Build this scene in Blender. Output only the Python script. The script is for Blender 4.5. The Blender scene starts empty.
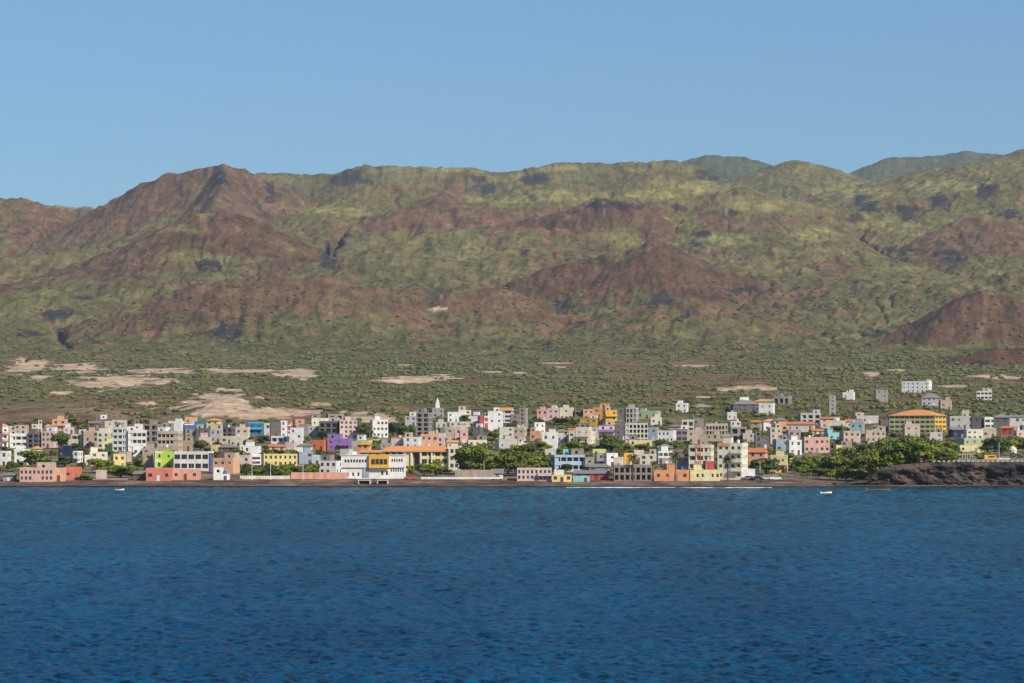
import bpy, math, random, heapq
import numpy as np
R = math.radians
PI = math.pi
random.seed(7)
rng = np.random.default_rng(11)
scene = bpy.context.scene
COL = scene.collection

# ------------------------------------------------------------------ camera model
F = 1024 * 100 / 36.0          # focal length in pixels
CX, CY, EYE = 512.0, 433.0, 18.0   # principal column, row of the sea horizon, eye height
def wx(px, D): return (px - CX) / F * D
def wz(py, D): return EYE + (CY - py) / F * D

# ------------------------------------------------------------------ noise
def _hash(ix, iy, seed):
    h = (ix.astype(np.int64) * 374761393 + iy.astype(np.int64) * 668265263 + seed * 982451653) & 0xffffffff
    h = ((h ^ (h >> 13)) * 1274126177) & 0xffffffff
    h = (h ^ (h >> 16)) & 0xffffffff
    return h
def perlin(x, y, seed=0):
    x0 = np.floor(x); y0 = np.floor(y); fx = x - x0; fy = y - y0
    u = fx*fx*fx*(fx*(fx*6-15)+10); v = fy*fy*fy*(fy*(fy*6-15)+10)
    def g(i, j):
        a = _hash(x0+i, y0+j, seed) / 4294967296.0 * 2*PI
        return np.cos(a)*(fx-i) + np.sin(a)*(fy-j)
    a = g(0,0); b = g(1,0); c = g(0,1); d = g(1,1)
    return ((a*(1-u)+b*u)*(1-v) + (c*(1-u)+d*u)*v) * 1.5
def fbm(x, y, octv=5, seed=0, gain=0.5, lac=2.03):
    s = 0; a = 1; f = 1; n = 0
    for k in range(octv):
        s = s + a*perlin(x*f+17.3*k, y*f-9.1*k, seed+k); n += a; a *= gain; f *= lac
    return s / n
def ridged(x, y, octv=4, seed=0):
    s = 0; a = 1; f = 1; n = 0
    for k in range(octv):
        s = s + a*(1-2*np.abs(perlin(x*f+7.7*k, y*f+3.3*k, seed+k))); n += a; a *= .5; f *= 2.05
    return s / n
def smooth01(t): t = np.clip(t, 0, 1); return t*t*(3-2*t)

# ------------------------------------------------------------------ terrain
PROF_D = np.array([890, 925, 940, 956, 985, 1100, 1200, 1300, 1400, 1500, 1600, 1800, 2000, 2300, 2700, 3200, 3600], float)
PROF_Y = np.array([499, 491.5, 487.6, 484.6, 479, 466, 457, 447, 437, 428, 420, 408, 399, 389, 378, 366, 355], float)
SKY_X = np.array([-300, -60, 0, 20, 40, 60, 100, 150, 200, 265, 350, 370, 470, 505, 540, 600, 680, 710, 770, 830, 870, 940, 1000, 1100, 1350], float)
SKY_Y = np.array([200, 200, 202, 204, 208, 212, 216, 200, 190, 186, 180, 176, 178, 182, 178, 176, 172, 168, 172, 178, 178, 168, 166, 160, 160], float)
GD = np.array([3600, 4000, 4500, 5000, 5500, 6000, 6500, 7000, 7500, 8200, 9300, 12500, 13500], float)
GG = np.array([0, .10, .25, .40, .56, .70, .82, .92, .985, .97, .85, .86, .86])
def base_z(px, D):
    yp = np.interp(D, PROF_D, PROF_Y)
    ys = np.interp(px, SKY_X, SKY_Y)
    g = np.interp(D, GD, GG)
    y = np.where(D > 3600, 355 + (ys + 6 - 355)*g, yp)
    return wz(y, D)

# crest lines read off the mountains: (column, row) points, distance, slopes in front and behind, ground colour
# 1 green, 2 olive, 3 red brown, 4 dark brown, 5 far bluish green
RIDGES = [
 (5, 11500, .50, .6, [(600,176),(650,170),(690,157),(710,152),(740,154),(772,163),(800,172),(830,182)]),
 (5, 12500, .50, .6, [(838,182),(855,170),(890,157),(915,156),(940,155),(965,150),(990,153),(1030,156),(1200,150)]),
 (1, 7600, .40, .6, [(780,164),(795,160),(812,163),(835,171),(850,176)]),
 (1, 7300, .34, .6, [(885,196),(930,186),(965,174),(1000,161),(1024,150),(1080,136),(1200,128)]),
 (5, 7700, .60, .5, [(262,172),(295,174),(335,174),(350,169),(366,165.5),(392,165.5),(420,167),(470,168),(486,171),(505,172),(540,166),(560,163),(600,163),(640,162),(670,160),(690,164)]),
 (7, 6100, .66, .6, [(100,209),(122,196),(150,181),(172,173),(200,170),(225,165),(240,168),(262,180),(285,189),(303,200),(312,212)]),
 (7, 6100, .8, .8, [(225,165),(222,195),(214,215)]),
 (1, 7600, .5, .6, [(-200,204),(0,207),(45,205),(62,206),(85,206),(102,210)]),
 (3, 6300, .45, .6, [(-260,190),(-90,205),(-10,200),(18,199),(38,204),(52,214),(75,226)]),
 (6, 5200, .52, .5, [(100,268),(135,250),(160,237),(178,225),(200,214),(228,213),(250,220),(285,240),(320,258)]),
 (1, 5250, .36, .5, [(-200,275),(-60,262),(0,258),(60,254),(110,250),(150,240)]),
 (3, 4250, .48, .5, [(30,346),(80,323),(120,308),(160,297),(200,286),(250,279),(290,278),(335,280),(375,289),(405,302),(432,320),(470,338)]),
 (2, 6600, .40, .5, [(470,206),(495,196),(520,187),(550,183),(585,186),(610,192)]),
 (2, 6700, .45, .5, [(600,190),(630,180),(650,171),(672,172),(700,180),(730,188)]),
 (2, 6200, .38, .4, [(300,212),(350,192),(372,186),(420,187),(470,196)]),
 (3, 6050, .5, .4, [(415,204),(440,194),(455,200),(470,206)]),
 (4, 5750, .55, .3, [(395,212),(440,210),(500,209),(560,206),(600,203)]),
 (6, 5600, .60, .3, [(585,206),(605,199),(622,197),(640,208),(662,220),(686,231)]),
 (2, 5700, .50, .3, [(636,199),(660,198),(690,201),(712,196),(735,189),(760,196),(775,204)]),
 (2, 5800, .45, .3, [(745,190),(775,196),(800,203),(830,208),(860,214),(900,218)]),
 (6, 4650, .60, .5, [(545,270),(570,264),(600,258),(630,251),(654,241),(672,252),(690,263),(720,270),(760,282),(790,296)]),
 (2, 5050, .30, .5, [(715,268),(745,257),(780,250),(815,247),(845,250),(875,262),(905,282),(930,298)]),
 (6, 3950, .85, .6, [(938,316),(948,307),(962,297),(982,292),(1005,298),(1030,312),(1060,326)]),
 (6, 3300, .62, .5, [(930,376),(948,364),(965,355),(990,348),(1020,349),(1080,352)]),
 (4, 5450, .42, .5, [(890,262),(915,247),(940,234),(962,222),(985,215),(1015,222),(1060,240)]),
 (1, 5900, .42, .4, [(850,214),(880,204),(920,200),(950,196),(990,186),(1024,178),(1100,172)]),
 (3, 4350, .42, .5, [(425,308),(448,294),(470,286),(492,287),(512,300)]),
 (1, 4900, .35, .5, [(330,262),(370,252),(420,256),(470,262),(520,258),(560,262)]),
 (2, 5300, .35, .5, [(420,236),(470,230),(520,228),(580,232),(620,238)]),
 (4, 4200, .35, .5, [(600,318),(640,306),(680,300),(720,306),(760,318)]),
 (1, 4500, .35, .5, [(800,318),(860,300),(910,292),(960,284),(1024,272),(1100,262)]),
 (1, 4550, .30, .5, [(-200,312),(-60,300),(0,296),(50,292),(90,296),(120,306)]),
]
def ridge_layer(X, Y):
    best = np.full(X.shape, -1e9); which = np.zeros(X.shape, int); near = np.full(X.shape, 1e9)
    wob = 60*fbm(X/420, Y/420, 3, 5)
    for k, (ct, D, sf, sb, pts) in enumerate(RIDGES):
        w = [(wx(a, D), D, wz(b, D)) for a, b in pts]
        if k == 6: w = [(wx(225, 6100), 6100, wz(165, 6100)), (wx(222, 5850), 5850, wz(190, 5850)), (wx(212, 5600), 5600, wz(214, 5600))]
        bz = np.full(X.shape, -1e9); run = 0.
        for (x0,y0,z0),(x1,y1,z1) in zip(w, w[1:]):
            dx, dy = x1-x0, y1-y0; L2 = dx*dx+dy*dy
            t = np.clip(((X-x0)*dx+(Y-y0)*dy)/L2, 0, 1)
            ex = X-(x0+t*dx); ey = (Y-(y0+t*dy)); d = np.hypot(ex, ey)
            s = np.where(ey < 0, sf, sb)
            dd = np.sqrt(d*d+11*11)-11
            al = run+t*math.sqrt(L2)
            spread = 1 + (.24*(1-2*np.abs(perlin(al/75+k*3.1, dd/420+k, 9)))+.10*perlin(al/24+k*5, dd/200, 10))*np.clip(dd/50, 0, 1)/(1+dd/260)*np.clip(t*6, 0, 1)*np.clip((1-t)*6, 0, 1)
            z = z0+t*(z1-z0) - s*dd*spread*(1-.3*smooth01(dd/500))
            bz = np.maximum(bz, z); run += math.sqrt(L2)
        upd = bz > best
        which = np.where(upd, k, which); best = np.maximum(best, bz)
    return best, which
def smax(a, b, k):
    h = np.clip(.5+.5*(a-b)/k, 0, 1)
    return b+(a-b)*h + k*h*(1-h)

# mountain block on a polar grid (columns by bearing, rows by distance), carved by running water
MC = np.arange(-190, 1215, 2.6); MD = np.concatenate([np.arange(2500, 3600, 25), np.arange(3600, 7000, 15.), np.arange(7000, 9500, 32.), np.arange(9500, 13300, 60.)])
def erode(h, mc, md, iters, K, diff):
    PX, DD = np.meshgrid(mc, md); ny, nx = h.shape
    dxs = DD*((mc[1]-mc[0])/F); dys = np.gradient(md)[:, None]*np.ones((1, nx)); cellA = (dxs*dys).ravel()
    offs = [(-1,-1),(-1,0),(-1,1),(0,-1),(0,1),(1,-1),(1,0),(1,1)]; N = ny*nx; nb = [-nx-1,-nx,-nx+1,-1,1,nx-1,nx,nx+1]
    push, pop = heapq.heappush, heapq.heappop
    for it in range(iters):
        hf = h.ravel().tolist(); done = bytearray(N); order = []; par = [-1]*N; fill = hf[:]; heap = []
        for k in list(range(nx))+list(range((ny-1)*nx, N)): heap.append((hf[k], k)); done[k] = 1
        for r in range(1, ny-1): done[r*nx] = done[r*nx+nx-1] = 2       # side borders drain through their neighbours
        heapq.heapify(heap)
        while heap:
            z, i = pop(heap); order.append(i)
            for o in nb:
                k = i+o
                if 0 <= k < N and not done[k]:
                    done[k] = 1; zk = hf[k]
                    if zk <= z: zk = z+1e-4
                    fill[k] = zk; par[k] = i; push(heap, (zk, k))
        Z = np.array(fill).reshape(ny, nx); bests = np.zeros((ny, nx)); rec = np.array(par).reshape(ny, nx).copy(); dist = np.ones((ny, nx))*10
        idx = np.arange(N).reshape(ny, nx); isp = (np.array(par) >= 0).reshape(ny, nx); ins = np.ones((ny, nx), bool); ins[:, 0] = ins[:, -1] = False
        for (oy, ox) in offs:
            ys = slice(max(0,-oy), ny-max(0,oy)); xs = slice(max(0,-ox), nx-max(0,ox)); yn = slice(max(0,oy), ny+min(0,oy)); xn = slice(max(0,ox), nx+min(0,ox))
            L = np.hypot(oy*dys[ys,xs], ox*dxs[ys,xs]); sl = (Z[ys,xs]-Z[yn,xn])/L; m = (sl > bests[ys,xs]) & ins[yn,xn]
            bests[ys,xs] = np.where(m, sl, bests[ys,xs]); rec[ys,xs] = np.where(m, idx[yn,xn], rec[ys,xs]); dist[ys,xs] = np.where(m, L, dist[ys,xs])
        rec = np.where(isp, rec, -1).ravel().tolist(); A = cellA.tolist()
        for i in reversed(order):
            r_ = rec[i]
            if r_ >= 0: A[r_] += A[i]
        A = np.array(A); Fk = (K*A**.5/dist.ravel()).tolist(); hh = Z.ravel().tolist()
        for i in order:
            r_ = rec[i]
            if r_ >= 0:
                f = Fk[i]; hr = hh[r_]
                if hh[i] > hr: hh[i] = (hh[i]+f*hr)/(1+f)
        h = np.array(hh).reshape(ny, nx); h[:, 0] = h[:, 1]; h[:, -1] = h[:, -2]
        p = np.pad(h, 1, mode='edge'); h = h+((p[:-2,1:-1]+p[2:,1:-1]+p[1:-1,:-2]+p[1:-1,2:])/4-h)*diff
    return h, np.log10(np.maximum(A, 1)).reshape(ny, nx)
def build_mountain():
    global MC, MD
    mc0, md0 = MC, MD
    PX, DD = np.meshgrid(MC, MD); X = wx(PX, DD); Y = DD.copy(); b = base_z(PX, DD); amp = smooth01((DD-2900)/1600)
    b = b + amp*(20*fbm(X/620, Y/620, 5, 21) + 6*ridged(X/260, Y/360, 3, 33)) - amp*(12+26*smooth01((DD-4100)/1700)*(1-smooth01((DD-7600)/800)))
    r, which = ridge_layer(X, Y); h = smax(r, b, 9); own = np.where(r > b-18, which, -1); h += amp*5*fbm(X/70, Y/70, 3, 77); h0 = h.copy()
    h, _ = erode(h, mc0, md0, 4, .0190, .05)
    # the last rounds on a finer grid cut the small gullies
    mc1 = np.arange(-190, 1215, 1.7); md1 = np.concatenate([np.arange(2500, 3600, 25), np.arange(3600, 7000, 11.), np.arange(7000, 9500, 26.), np.arange(9500, 13300, 60.)])
    P1, D1 = np.meshgrid(mc1, md1); h1 = bil(h, P1, D1); X1 = wx(P1, D1); a1 = smooth01((D1-3200)/1000)
    h1 = h1+a1*(3.2*ridged(X1/48, D1/60, 3, 88)+1.2*fbm(X1/16, D1/18, 2, 89))
    h1, fl = erode(h1, mc1, md1, 2, .070, .04)
    h00 = bil(h0, P1, D1); fade = smooth01((D1-2900)/1600); own1 = own[np.clip(np.interp(D1, md0, np.arange(len(md0))).round().astype(int), 0, len(md0)-1), np.clip(((P1-mc0[0])/2.6).round().astype(int), 0, len(mc0)-1)]
    h1 = h00*(1-fade)+h1*fade; MC, MD = mc1, md1
    return h1, own1, fl
def bil(G, px, D):
    c = np.clip((px-MC[0])/(MC[1]-MC[0]), 0, len(MC)-1.001); r = np.clip(np.interp(D, MD, np.arange(len(MD))), 0, len(MD)-1.001)
    c0 = c.astype(int); r0 = r.astype(int); fc = c-c0; fr = r-r0
    return (G[r0,c0]*(1-fc)+G[r0,c0+1]*fc)*(1-fr)+(G[r0+1,c0]*(1-fc)+G[r0+1,c0+1]*fc)*fr

MH, MOWN, MFLOW = build_mountain()
def plain_z(px, D):
    px = np.asarray(px, float); D = np.asarray(D, float)
    X = wx(px, D)
    z = base_z(px, D)
    z = z + smooth01((D-1500)/900)*(5.0*fbm(X/170, D/260, 4, 3)+2.5*fbm(X/50, D/80, 3, 4)) + smooth01((D-1150)/300)*0.9*fbm(X/40, D/60, 3, 8)
    # headland on the right: a terrace 7 m above the water
    hl = smooth01((px-853)/45)
    top = np.interp(px, [844, 868, 878, 891, 938, 1250], [1.0, 2.0, 5.6, 7.1, 8.25, 8.4])+.03+.002*np.clip(D-970, 0, 400)
    front = smooth01((D-958)/3.0)
    zz = np.maximum(z, top)
    z = np.where(D > 920, z*(1-hl*front)+zz*hl*front, z)
    # low sand and rock knolls behind the town
    for (a, d, rx, ry, hh) in ((232,1720,52,120,9),(100,1640,18,60,5),(372,1760,36,90,6),(660,1560,45,60,5),(735,1700,40,90,6),(890,1640,50,80,5),(600,1900,30,60,3)):
        z = z + hh*np.exp(-((X-wx(a,d))/(rx/F*d))**2-((D-d)/ry)**2)
    return z
def ground_z(px, D):
    px = np.asarray(px, float); D = np.asarray(D, float)
    p = plain_z(px, D)
    w = smooth01((D-2500)/500)
    m = bil(MH, px, np.maximum(D, 2501))
    X = wx(px, D)
    a = smooth01((D-3200)/800)
    det = a*(6.0*ridged(X/52+.5*fbm(X/60, D/80, 2, 50), D/260, 4, 61) + 2.6*fbm(X/19, D/30, 3, 62))
    return p*(1-w)+(m+det)*w
# ------------------------------------------------------------------ materials
def nt(name):
    m = bpy.data.materials.new(name); m.use_nodes = True; t = m.node_tree; t.nodes.clear()
    o = t.nodes.new('ShaderNodeOutputMaterial'); b = t.nodes.new('ShaderNodeBsdfPrincipled')
    t.links.new(b.outputs[0], o.inputs[0]); b.inputs['Roughness'].default_value = .85
    b.inputs['Specular IOR Level'].default_value = .25
    return m, t, b
def nd(t, ty, **kw):
    n = t.nodes.new(ty)
    for k, v in kw.items():
        if k.startswith('i_'): n.inputs[k[2:].replace('_', ' ')].default_value = v
        else: setattr(n, k, v)
    return n
def mix(t, a, b, fac, mode='MIX'):
    n = t.nodes.new('ShaderNodeMix'); n.data_type = 'RGBA'; n.blend_type = mode; n.clamp_factor = True
    for s, v in ((0, fac), (6, a), (7, b)):
        if isinstance(v, (int, float)): n.inputs[s].default_value = v
        elif isinstance(v, (tuple, list)): n.inputs[s].default_value = (*v[:3], 1)
        else: t.links.new(v, n.inputs[s])
    return n.outputs[2]
def ramp(t, src, stops):
    r = t.nodes.new('ShaderNodeValToRGB'); e = r.color_ramp.elements
    while len(e) < len(stops): e.new(.5)
    for k, (p, c) in enumerate(stops):
        e[k].position = p; e[k].color = (c, c, c, 1) if isinstance(c, (int, float)) else (*c, 1)
    t.links.new(src, r.inputs[0]); return r.outputs[0]
def noise(t, scale, detail=4, rough=.55, vec=None, mapping=None):
    n = t.nodes.new('ShaderNodeTexNoise'); n.inputs['Scale'].default_value = scale; n.inputs['Detail'].default_value = detail
    n.inputs['Roughness'].default_value = rough
    if vec is None:
        c = t.nodes.new('ShaderNodeTexCoord'); vec = c.outputs['Object']
    if mapping:
        mp = t.nodes.new('ShaderNodeMapping'); mp.inputs['Scale'].default_value = mapping
        t.links.new(vec, mp.inputs[0]); vec = mp.outputs[0]
    t.links.new(vec, n.inputs['Vector']); return n.outputs['Fac']

def stain_mat(name, c, amt=.16, scale=.5, rough=.85, streak=True):
    m, t, b = nt(name)
    info = t.nodes.new('ShaderNodeObjectInfo')
    n1 = noise(t, scale, 5, .6); n2 = noise(t, scale*5, 3, .6, mapping=(1, 1, .18) if streak else None)
    v1 = ramp(t, n1, [(.3, 1-amt), (.65, 1.0)]); v2 = ramp(t, n2, [(.35, 1-amt*.5), (.6, 1.0)])
    col = mix(t, c, v1, 1.0, 'MULTIPLY'); col = mix(t, col, v2, 1.0, 'MULTIPLY')
    rv = ramp(t, info.outputs['Random'], [(0, .88), (1, 1.0)])
    col = mix(t, col, rv, 1.0, 'MULTIPLY')
    t.links.new(col, b.inputs['Base Color']); b.inputs['Roughness'].default_value = rough
    return m

PAL = dict(
 white=(.88,.85,.79), cream=(.82,.75,.58), pale=(.68,.62,.53), beige=(.62,.50,.38), tan=(.50,.385,.28), grey=(.40,.355,.315),
 dgrey=(.19,.175,.165), lgrey=(.56,.53,.49), block=(.33,.28,.24), pink=(.76,.45,.38), lpink=(.74,.56,.50), coral=(.72,.25,.18),
 redcoral=(.76,.22,.13), peach=(.78,.45,.28), orange=(.82,.36,.17), bright=(.72,.20,.08), yellow=(.82,.66,.26), gold=(.82,.47,.08),
 ochre=(.62,.36,.06), lime=(.48,.68,.08), limey=(.64,.70,.20), blue=(.05,.25,.50), royal=(.09,.16,.42), navy=(.03,.035,.09), cyan=(.12,.45,.60),
 paleblue=(.50,.62,.70), bluegrey=(.36,.41,.48), turq=(.30,.60,.60), palegreen=(.46,.52,.33), olivecream=(.66,.62,.32), green=(.20,.32,.12), red=(.55,.10,.09),
 purple=(.36,.19,.46), mauve=(.30,.20,.24), brown=(.20,.11,.08), lyellow=(.82,.72,.36), salmon=(.74,.38,.26), tealgrey=(.38,.48,.48),
 tile=(.62,.22,.08), otile=(.74,.34,.13), greytile=(.27,.25,.24), bluestripe=(.05,.12,.35))
_wm = {}
def wallmat(c):
    if c not in _wm: _wm[c] = stain_mat('paint_'+c, PAL[c], .28 if c in ('grey','dgrey','block','tan') else .24)
    return _wm[c]
def simple(name, c, rough=.6, metal=0, spec=.4):
    m, t, b = nt(name); b.inputs['Base Color'].default_value = (*c, 1); b.inputs['Roughness'].default_value = rough
    b.inputs['Metallic'].default_value = metal; b.inputs['Specular IOR Level'].default_value = spec
    n = noise(t, 2.5, 3); v = ramp(t, n, [(.3, .82), (.7, 1.0)]); t.links.new(mix(t, c, v, 1.0, 'MULTIPLY'), b.inputs['Base Color'])
    return m
def tile_mat(name, c):
    m, t, b = nt(name)
    tc = t.nodes.new('ShaderNodeTexCoord')
    w = nd(t, 'ShaderNodeTexWave', bands_direction='X'); w.inputs['Scale'].default_value = 2.2; w.inputs['Distortion'].default_value = .6
    t.links.new(tc.outputs['Object'], w.inputs['Vector'])
    n = noise(t, 1.3, 4)
    col = mix(t, c, ramp(t, n, [(.3, .7), (.7, 1.05)]), 1.0, 'MULTIPLY'); col = mix(t, col, ramp(t, w.outputs[1], [(0, .8), (.5, 1)]), 1.0, 'MULTIPLY')
    t.links.new(col, b.inputs['Base Color']); return m
GLASS = simple('window_glass', (.050, .042, .036), .2, 0, .5)
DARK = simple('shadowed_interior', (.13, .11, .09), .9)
FRAME_W = simple('white_frame', (.7, .7, .68), .5); FRAME_B = simple('wood_frame', (.13, .07, .04), .6); FRAME_G = simple('grey_frame', (.25,.25,.25), .5)
ROOF_C = stain_mat('roof_screed', (.42, .39, .35), .3, .7, streak=False)
ROOF_W = stain_mat('roof_whitewash', (.66, .64, .60), .25, .7, streak=False)
STONE = None

# ------------------------------------------------------------------ object helpers
def mesh_from(name, v, f, mats, mi=None, smooth=False):
    me = bpy.data.meshes.new(name); me.from_pydata(v, [], f)
    for m in mats: me.materials.append(m)
    if mi is not None: me.polygons.foreach_set('material_index', np.array(mi, dtype=np.int32))
    if smooth: me.polygons.foreach_set('use_smooth', np.ones(len(me.polygons), bool))
    me.update(); return me
def link(name, data, parent=None, loc=(0,0,0), rz=0):
    o = bpy.data.objects.new(name, data); COL.objects.link(o); o.location = loc; o.rotation_euler = (0, 0, rz)
    if parent is not None: o.parent = parent
    return o
def tag(o, label, cat, group=None, kind=None):
    if label: o['label'] = label
    if cat: o['category'] = cat
    if group: o['group'] = group
    if kind: o['kind'] = kind
    return o
def big_mesh(name, V, Fq, mats, smooth=True, attrs=None):
    me = bpy.data.meshes.new(name); n = len(V); m = len(Fq); k = Fq.shape[1]
    me.vertices.add(n); me.vertices.foreach_set('co', V.astype(np.float32).ravel())
    me.loops.add(m*k); me.loops.foreach_set('vertex_index', Fq.astype(np.int32).ravel())
    me.polygons.add(m); me.polygons.foreach_set('loop_start', np.arange(0, m*k, k, dtype=np.int32)); me.polygons.foreach_set('loop_total', np.full(m, k, dtype=np.int32))
    for mt in mats: me.materials.append(mt)
    me.polygons.foreach_set('use_smooth', np.full(m, smooth))
    for nm, arr in (attrs or {}).items():
        if arr.ndim == 2:
            a = me.attributes.new(nm, 'FLOAT_COLOR', 'POINT'); a.data.foreach_set('color', np.hstack([arr, np.ones((n,1))]).astype(np.float32).ravel())
        else:
            a = me.attributes.new(nm, 'FLOAT', 'POINT'); a.data.foreach_set('value', arr.astype(np.float32))
    me.update(calc_edges=True); me.validate(); return me
def grid_faces(ny, nx):
    i = np.arange(ny*nx).reshape(ny, nx)
    return np.stack([i[:-1,:-1], i[:-1,1:], i[1:,1:], i[1:,:-1]], -1).reshape(-1, 4)

# ------------------------------------------------------------------ the land
SAND = [(28,366,25,7,.12),(78,368,34,5,-.05),(165,371,40,2.8,0),(240,371,44,2.6,0),(298,374,26,5,-.03),(118,382,52,7,.02),(40,378,14,3,0),(196,404,16,4,0),
 (228,399,30,10,-.1),(222,410,50,9,.02),(276,413,38,7,0),(372,416,30,7,-.05),(420,379,48,3.6,.03),(745,388,30,3.2,0),(690,366,26,1.2,0),
 (873,374,9,2.6,0),(896,370,9,1.6,0),(1000,377,32,2,0),(441,309,9,2,0),(832,368,14,1,0),(405,365,9,1,0),(490,372,10,.9,0),(520,373,8,1,0),(560,367,8,1,0),(150,404,14,2,0),(60,392,10,1.5,0),(320,404,9,2,0),
 (765,400,10,1.4,0),(704,397,8,1.2,0),(705,406,9,1.4,0),(885,452,8,1,0),(560,363,20,.8,0),(960,386,14,1.3,0)]
DARKP = [(326,262,9,12),(210,262,14,10),(150,178,5,12),(222,178,9,10),(350,178,24,8),(478,180,14,6),(540,180,16,6),(600,205,10,5),(625,205,18,5),(712,175,18,8),(733,213,10,4),(683,208,10,5),  # dark rock and shadowed ravines, the shade painted as ground colour
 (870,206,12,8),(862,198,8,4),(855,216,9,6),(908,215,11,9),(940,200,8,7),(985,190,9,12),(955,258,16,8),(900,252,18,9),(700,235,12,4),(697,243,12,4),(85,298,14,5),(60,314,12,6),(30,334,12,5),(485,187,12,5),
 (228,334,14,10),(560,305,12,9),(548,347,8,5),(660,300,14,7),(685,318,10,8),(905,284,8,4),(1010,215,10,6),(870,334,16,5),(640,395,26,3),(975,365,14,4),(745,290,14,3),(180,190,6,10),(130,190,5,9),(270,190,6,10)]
REDP = [(245,190,26,14),(278,196,22,10),(215,225,40,10),(180,240,30,8),(55,220,40,14),(20,232,30,14),(300,288,55,14),(220,296,50,12),(160,308,30,10),(405,304,28,14),(440,200,16,8),(640,270,70,22),(700,280,50,14),
 (600,275,50,14),(480,296,26,12),(780,262,60,14),(830,270,40,10),(985,312,44,16),(985,360,40,12),(420,222,60,12),(520,225,50,12),(560,268,40,12),(720,222,30,14),(1000,235,30,10),(455,178,24,6),(430,190,50,7),(970,295,30,10),(550,288,14,8),(240,250,60,12),(640,212,40,8)]
GRNP = [(70,285,70,12),(20,300,50,14),(130,290,50,10),(520,200,44,9),(560,196,50,10),(650,195,60,9),(700,186,60,10),(760,205,60,10),(850,190,60,12),(950,185,60,12),(900,225,50,12),(810,235,40,10),(340,210,50,10),(460,262,40,12),(430,280,30,10),(380,280,30,10),(1000,270,50,14),(70,205,30,6),(620,235,30,14),(180,228,14,6),(720,240,40,10),(880,300,60,10),(440,170,60,5),(560,168,50,5)]
def blob(PX, PY, L, wob, k=1.0):
    m = np.full(PX.shape, -9.)
    for b in L:
        x, y, rx, ry = b[:4]; sh = b[4] if len(b) > 4 else 0
        d = np.hypot((PX-x)/rx, (PY-y+sh*(PX-x))/ry)
        m = np.maximum(m, 1-d+wob*k)
    return m
def build_land():
    px = np.concatenate([np.arange(-190, -8, 4.), np.arange(-8, 1034, 1.3), np.arange(1034, 1212, 4.)])
    D = np.concatenate([np.arange(915, 933, 5.), np.arange(935, 990, 1.2), np.arange(990, 1500, 5.), np.arange(1500, 3300, 9.), np.arange(3300, 7700, 9.), np.arange(7700, 9480, 30.), np.arange(9480, 13200, 45.)])
    PX, DD = np.meshgrid(px, D)
    X = wx(PX, DD); Z = ground_z(PX, DD)
    PY = CY-(Z-EYE)/DD*F
    own = bil(MOWN.astype(float), PX, DD); own = MOWN[np.clip(np.interp(DD, MD, np.arange(len(MD))).round().astype(int), 0, len(MD)-1), np.clip(((PX-MC[0])/(MC[1]-MC[0])).round().astype(int), 0, len(MC)-1)]
    flow = bil(MFLOW, PX, DD)
    gy = np.gradient(Z, axis=0)/np.gradient(DD, axis=0); gx = np.gradient(Z, axis=1)/np.gradient(X, axis=1)
    slope = np.hypot(gx, gy)
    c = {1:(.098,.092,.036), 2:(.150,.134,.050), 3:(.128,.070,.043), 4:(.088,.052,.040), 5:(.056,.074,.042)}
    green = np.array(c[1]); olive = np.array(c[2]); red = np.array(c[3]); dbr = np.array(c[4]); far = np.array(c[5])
    n1 = fbm(X/330, DD/420, 5, 101); n2 = fbm(X/75, DD/95, 4, 102); n3 = fbm(X/24, DD/30, 3, 103); n4 = fbm(X/800, DD/900, 3, 104)
    def mixc(a, b, t): t = np.clip(t, 0, 1)[..., None]; return a*(1-t)+b*t
    # mountains
    up = smooth01((5200-DD)/1400)
    col = mixc(olive[None,None], green[None,None]*np.ones(X.shape+(1,)), .5+1.1*n1+.35*up+.5*n2)
    rb = np.zeros(X.shape)
    for k, r in enumerate(RIDGES):
        if r[0] in (3, 4, 6, 7): rb = np.maximum(rb, np.where(own == k, .5 if r[0] == 4 else .66, 0)*(1-smooth01((PY-np.interp(PX, [q[0] for q in r[4]], [q[1] for q in r[4]])-16)/40)))
    dkr = np.zeros(X.shape); pkr = np.zeros(X.shape)
    for k, r in enumerate(RIDGES):
        if r[0] == 6: dkr = np.where(own == k, 1., dkr)
        if r[0] == 7: pkr = np.where(own == k, 1., pkr)
    for _ in range(6):
        p = np.pad(dkr, 1, mode='edge'); dkr = (p[:-2,1:-1]+p[2:,1:-1]+p[1:-1,:-2]+p[1:-1,2:]+dkr)/5
        p = np.pad(pkr, 1, mode='edge'); pkr = (p[:-2,1:-1]+p[2:,1:-1]+p[1:-1,:-2]+p[1:-1,2:]+pkr)/5
    # soften the ownership edges
    for _ in range(5):
        p = np.pad(rb, 1, mode='edge'); rb = (p[:-2,1:-1]+p[2:,1:-1]+p[1:-1,:-2]+p[1:-1,2:]+rb)/5
    rm = blob(PX, PY, REDP, .5*n2+.5*n1); gm = blob(PX, PY, GRNP, .5*n2+.5*n1)
    rill = ridged(X/34+.5*n2, DD/150, 3, 120)
    rsc = .95*rb+.62*smooth01((rm+.1)/.9)-.62*smooth01((gm+.05)/.9)-.27-.25*smooth01((DD-6500)/900)+.70*n1+.75*n2+.95*n3+.30*rill+.45*smooth01((slope-.28)/.5)+.10
    rsc = rsc-.38*smooth01((PY-300)/45)*(1-.5*smooth01((PX-900)/60))+.35*smooth01((PY-340)/15)*smooth01((PX-930)/30)
    rsc = rsc*smooth01((DD-2500)/600)
    redc = mixc(red*(1+.25*n2[..., None]), np.array((.088,.041,.027)), dkr*.8); redc = mixc(redc, np.array((.118,.070,.048)), pkr*.8)
    col = mixc(col, redc, smooth01((rsc+.02)/.85)*.84)
    yel = smooth01((gm-.1+.4*n2)/.8)*smooth01((DD-4800)/900)
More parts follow.
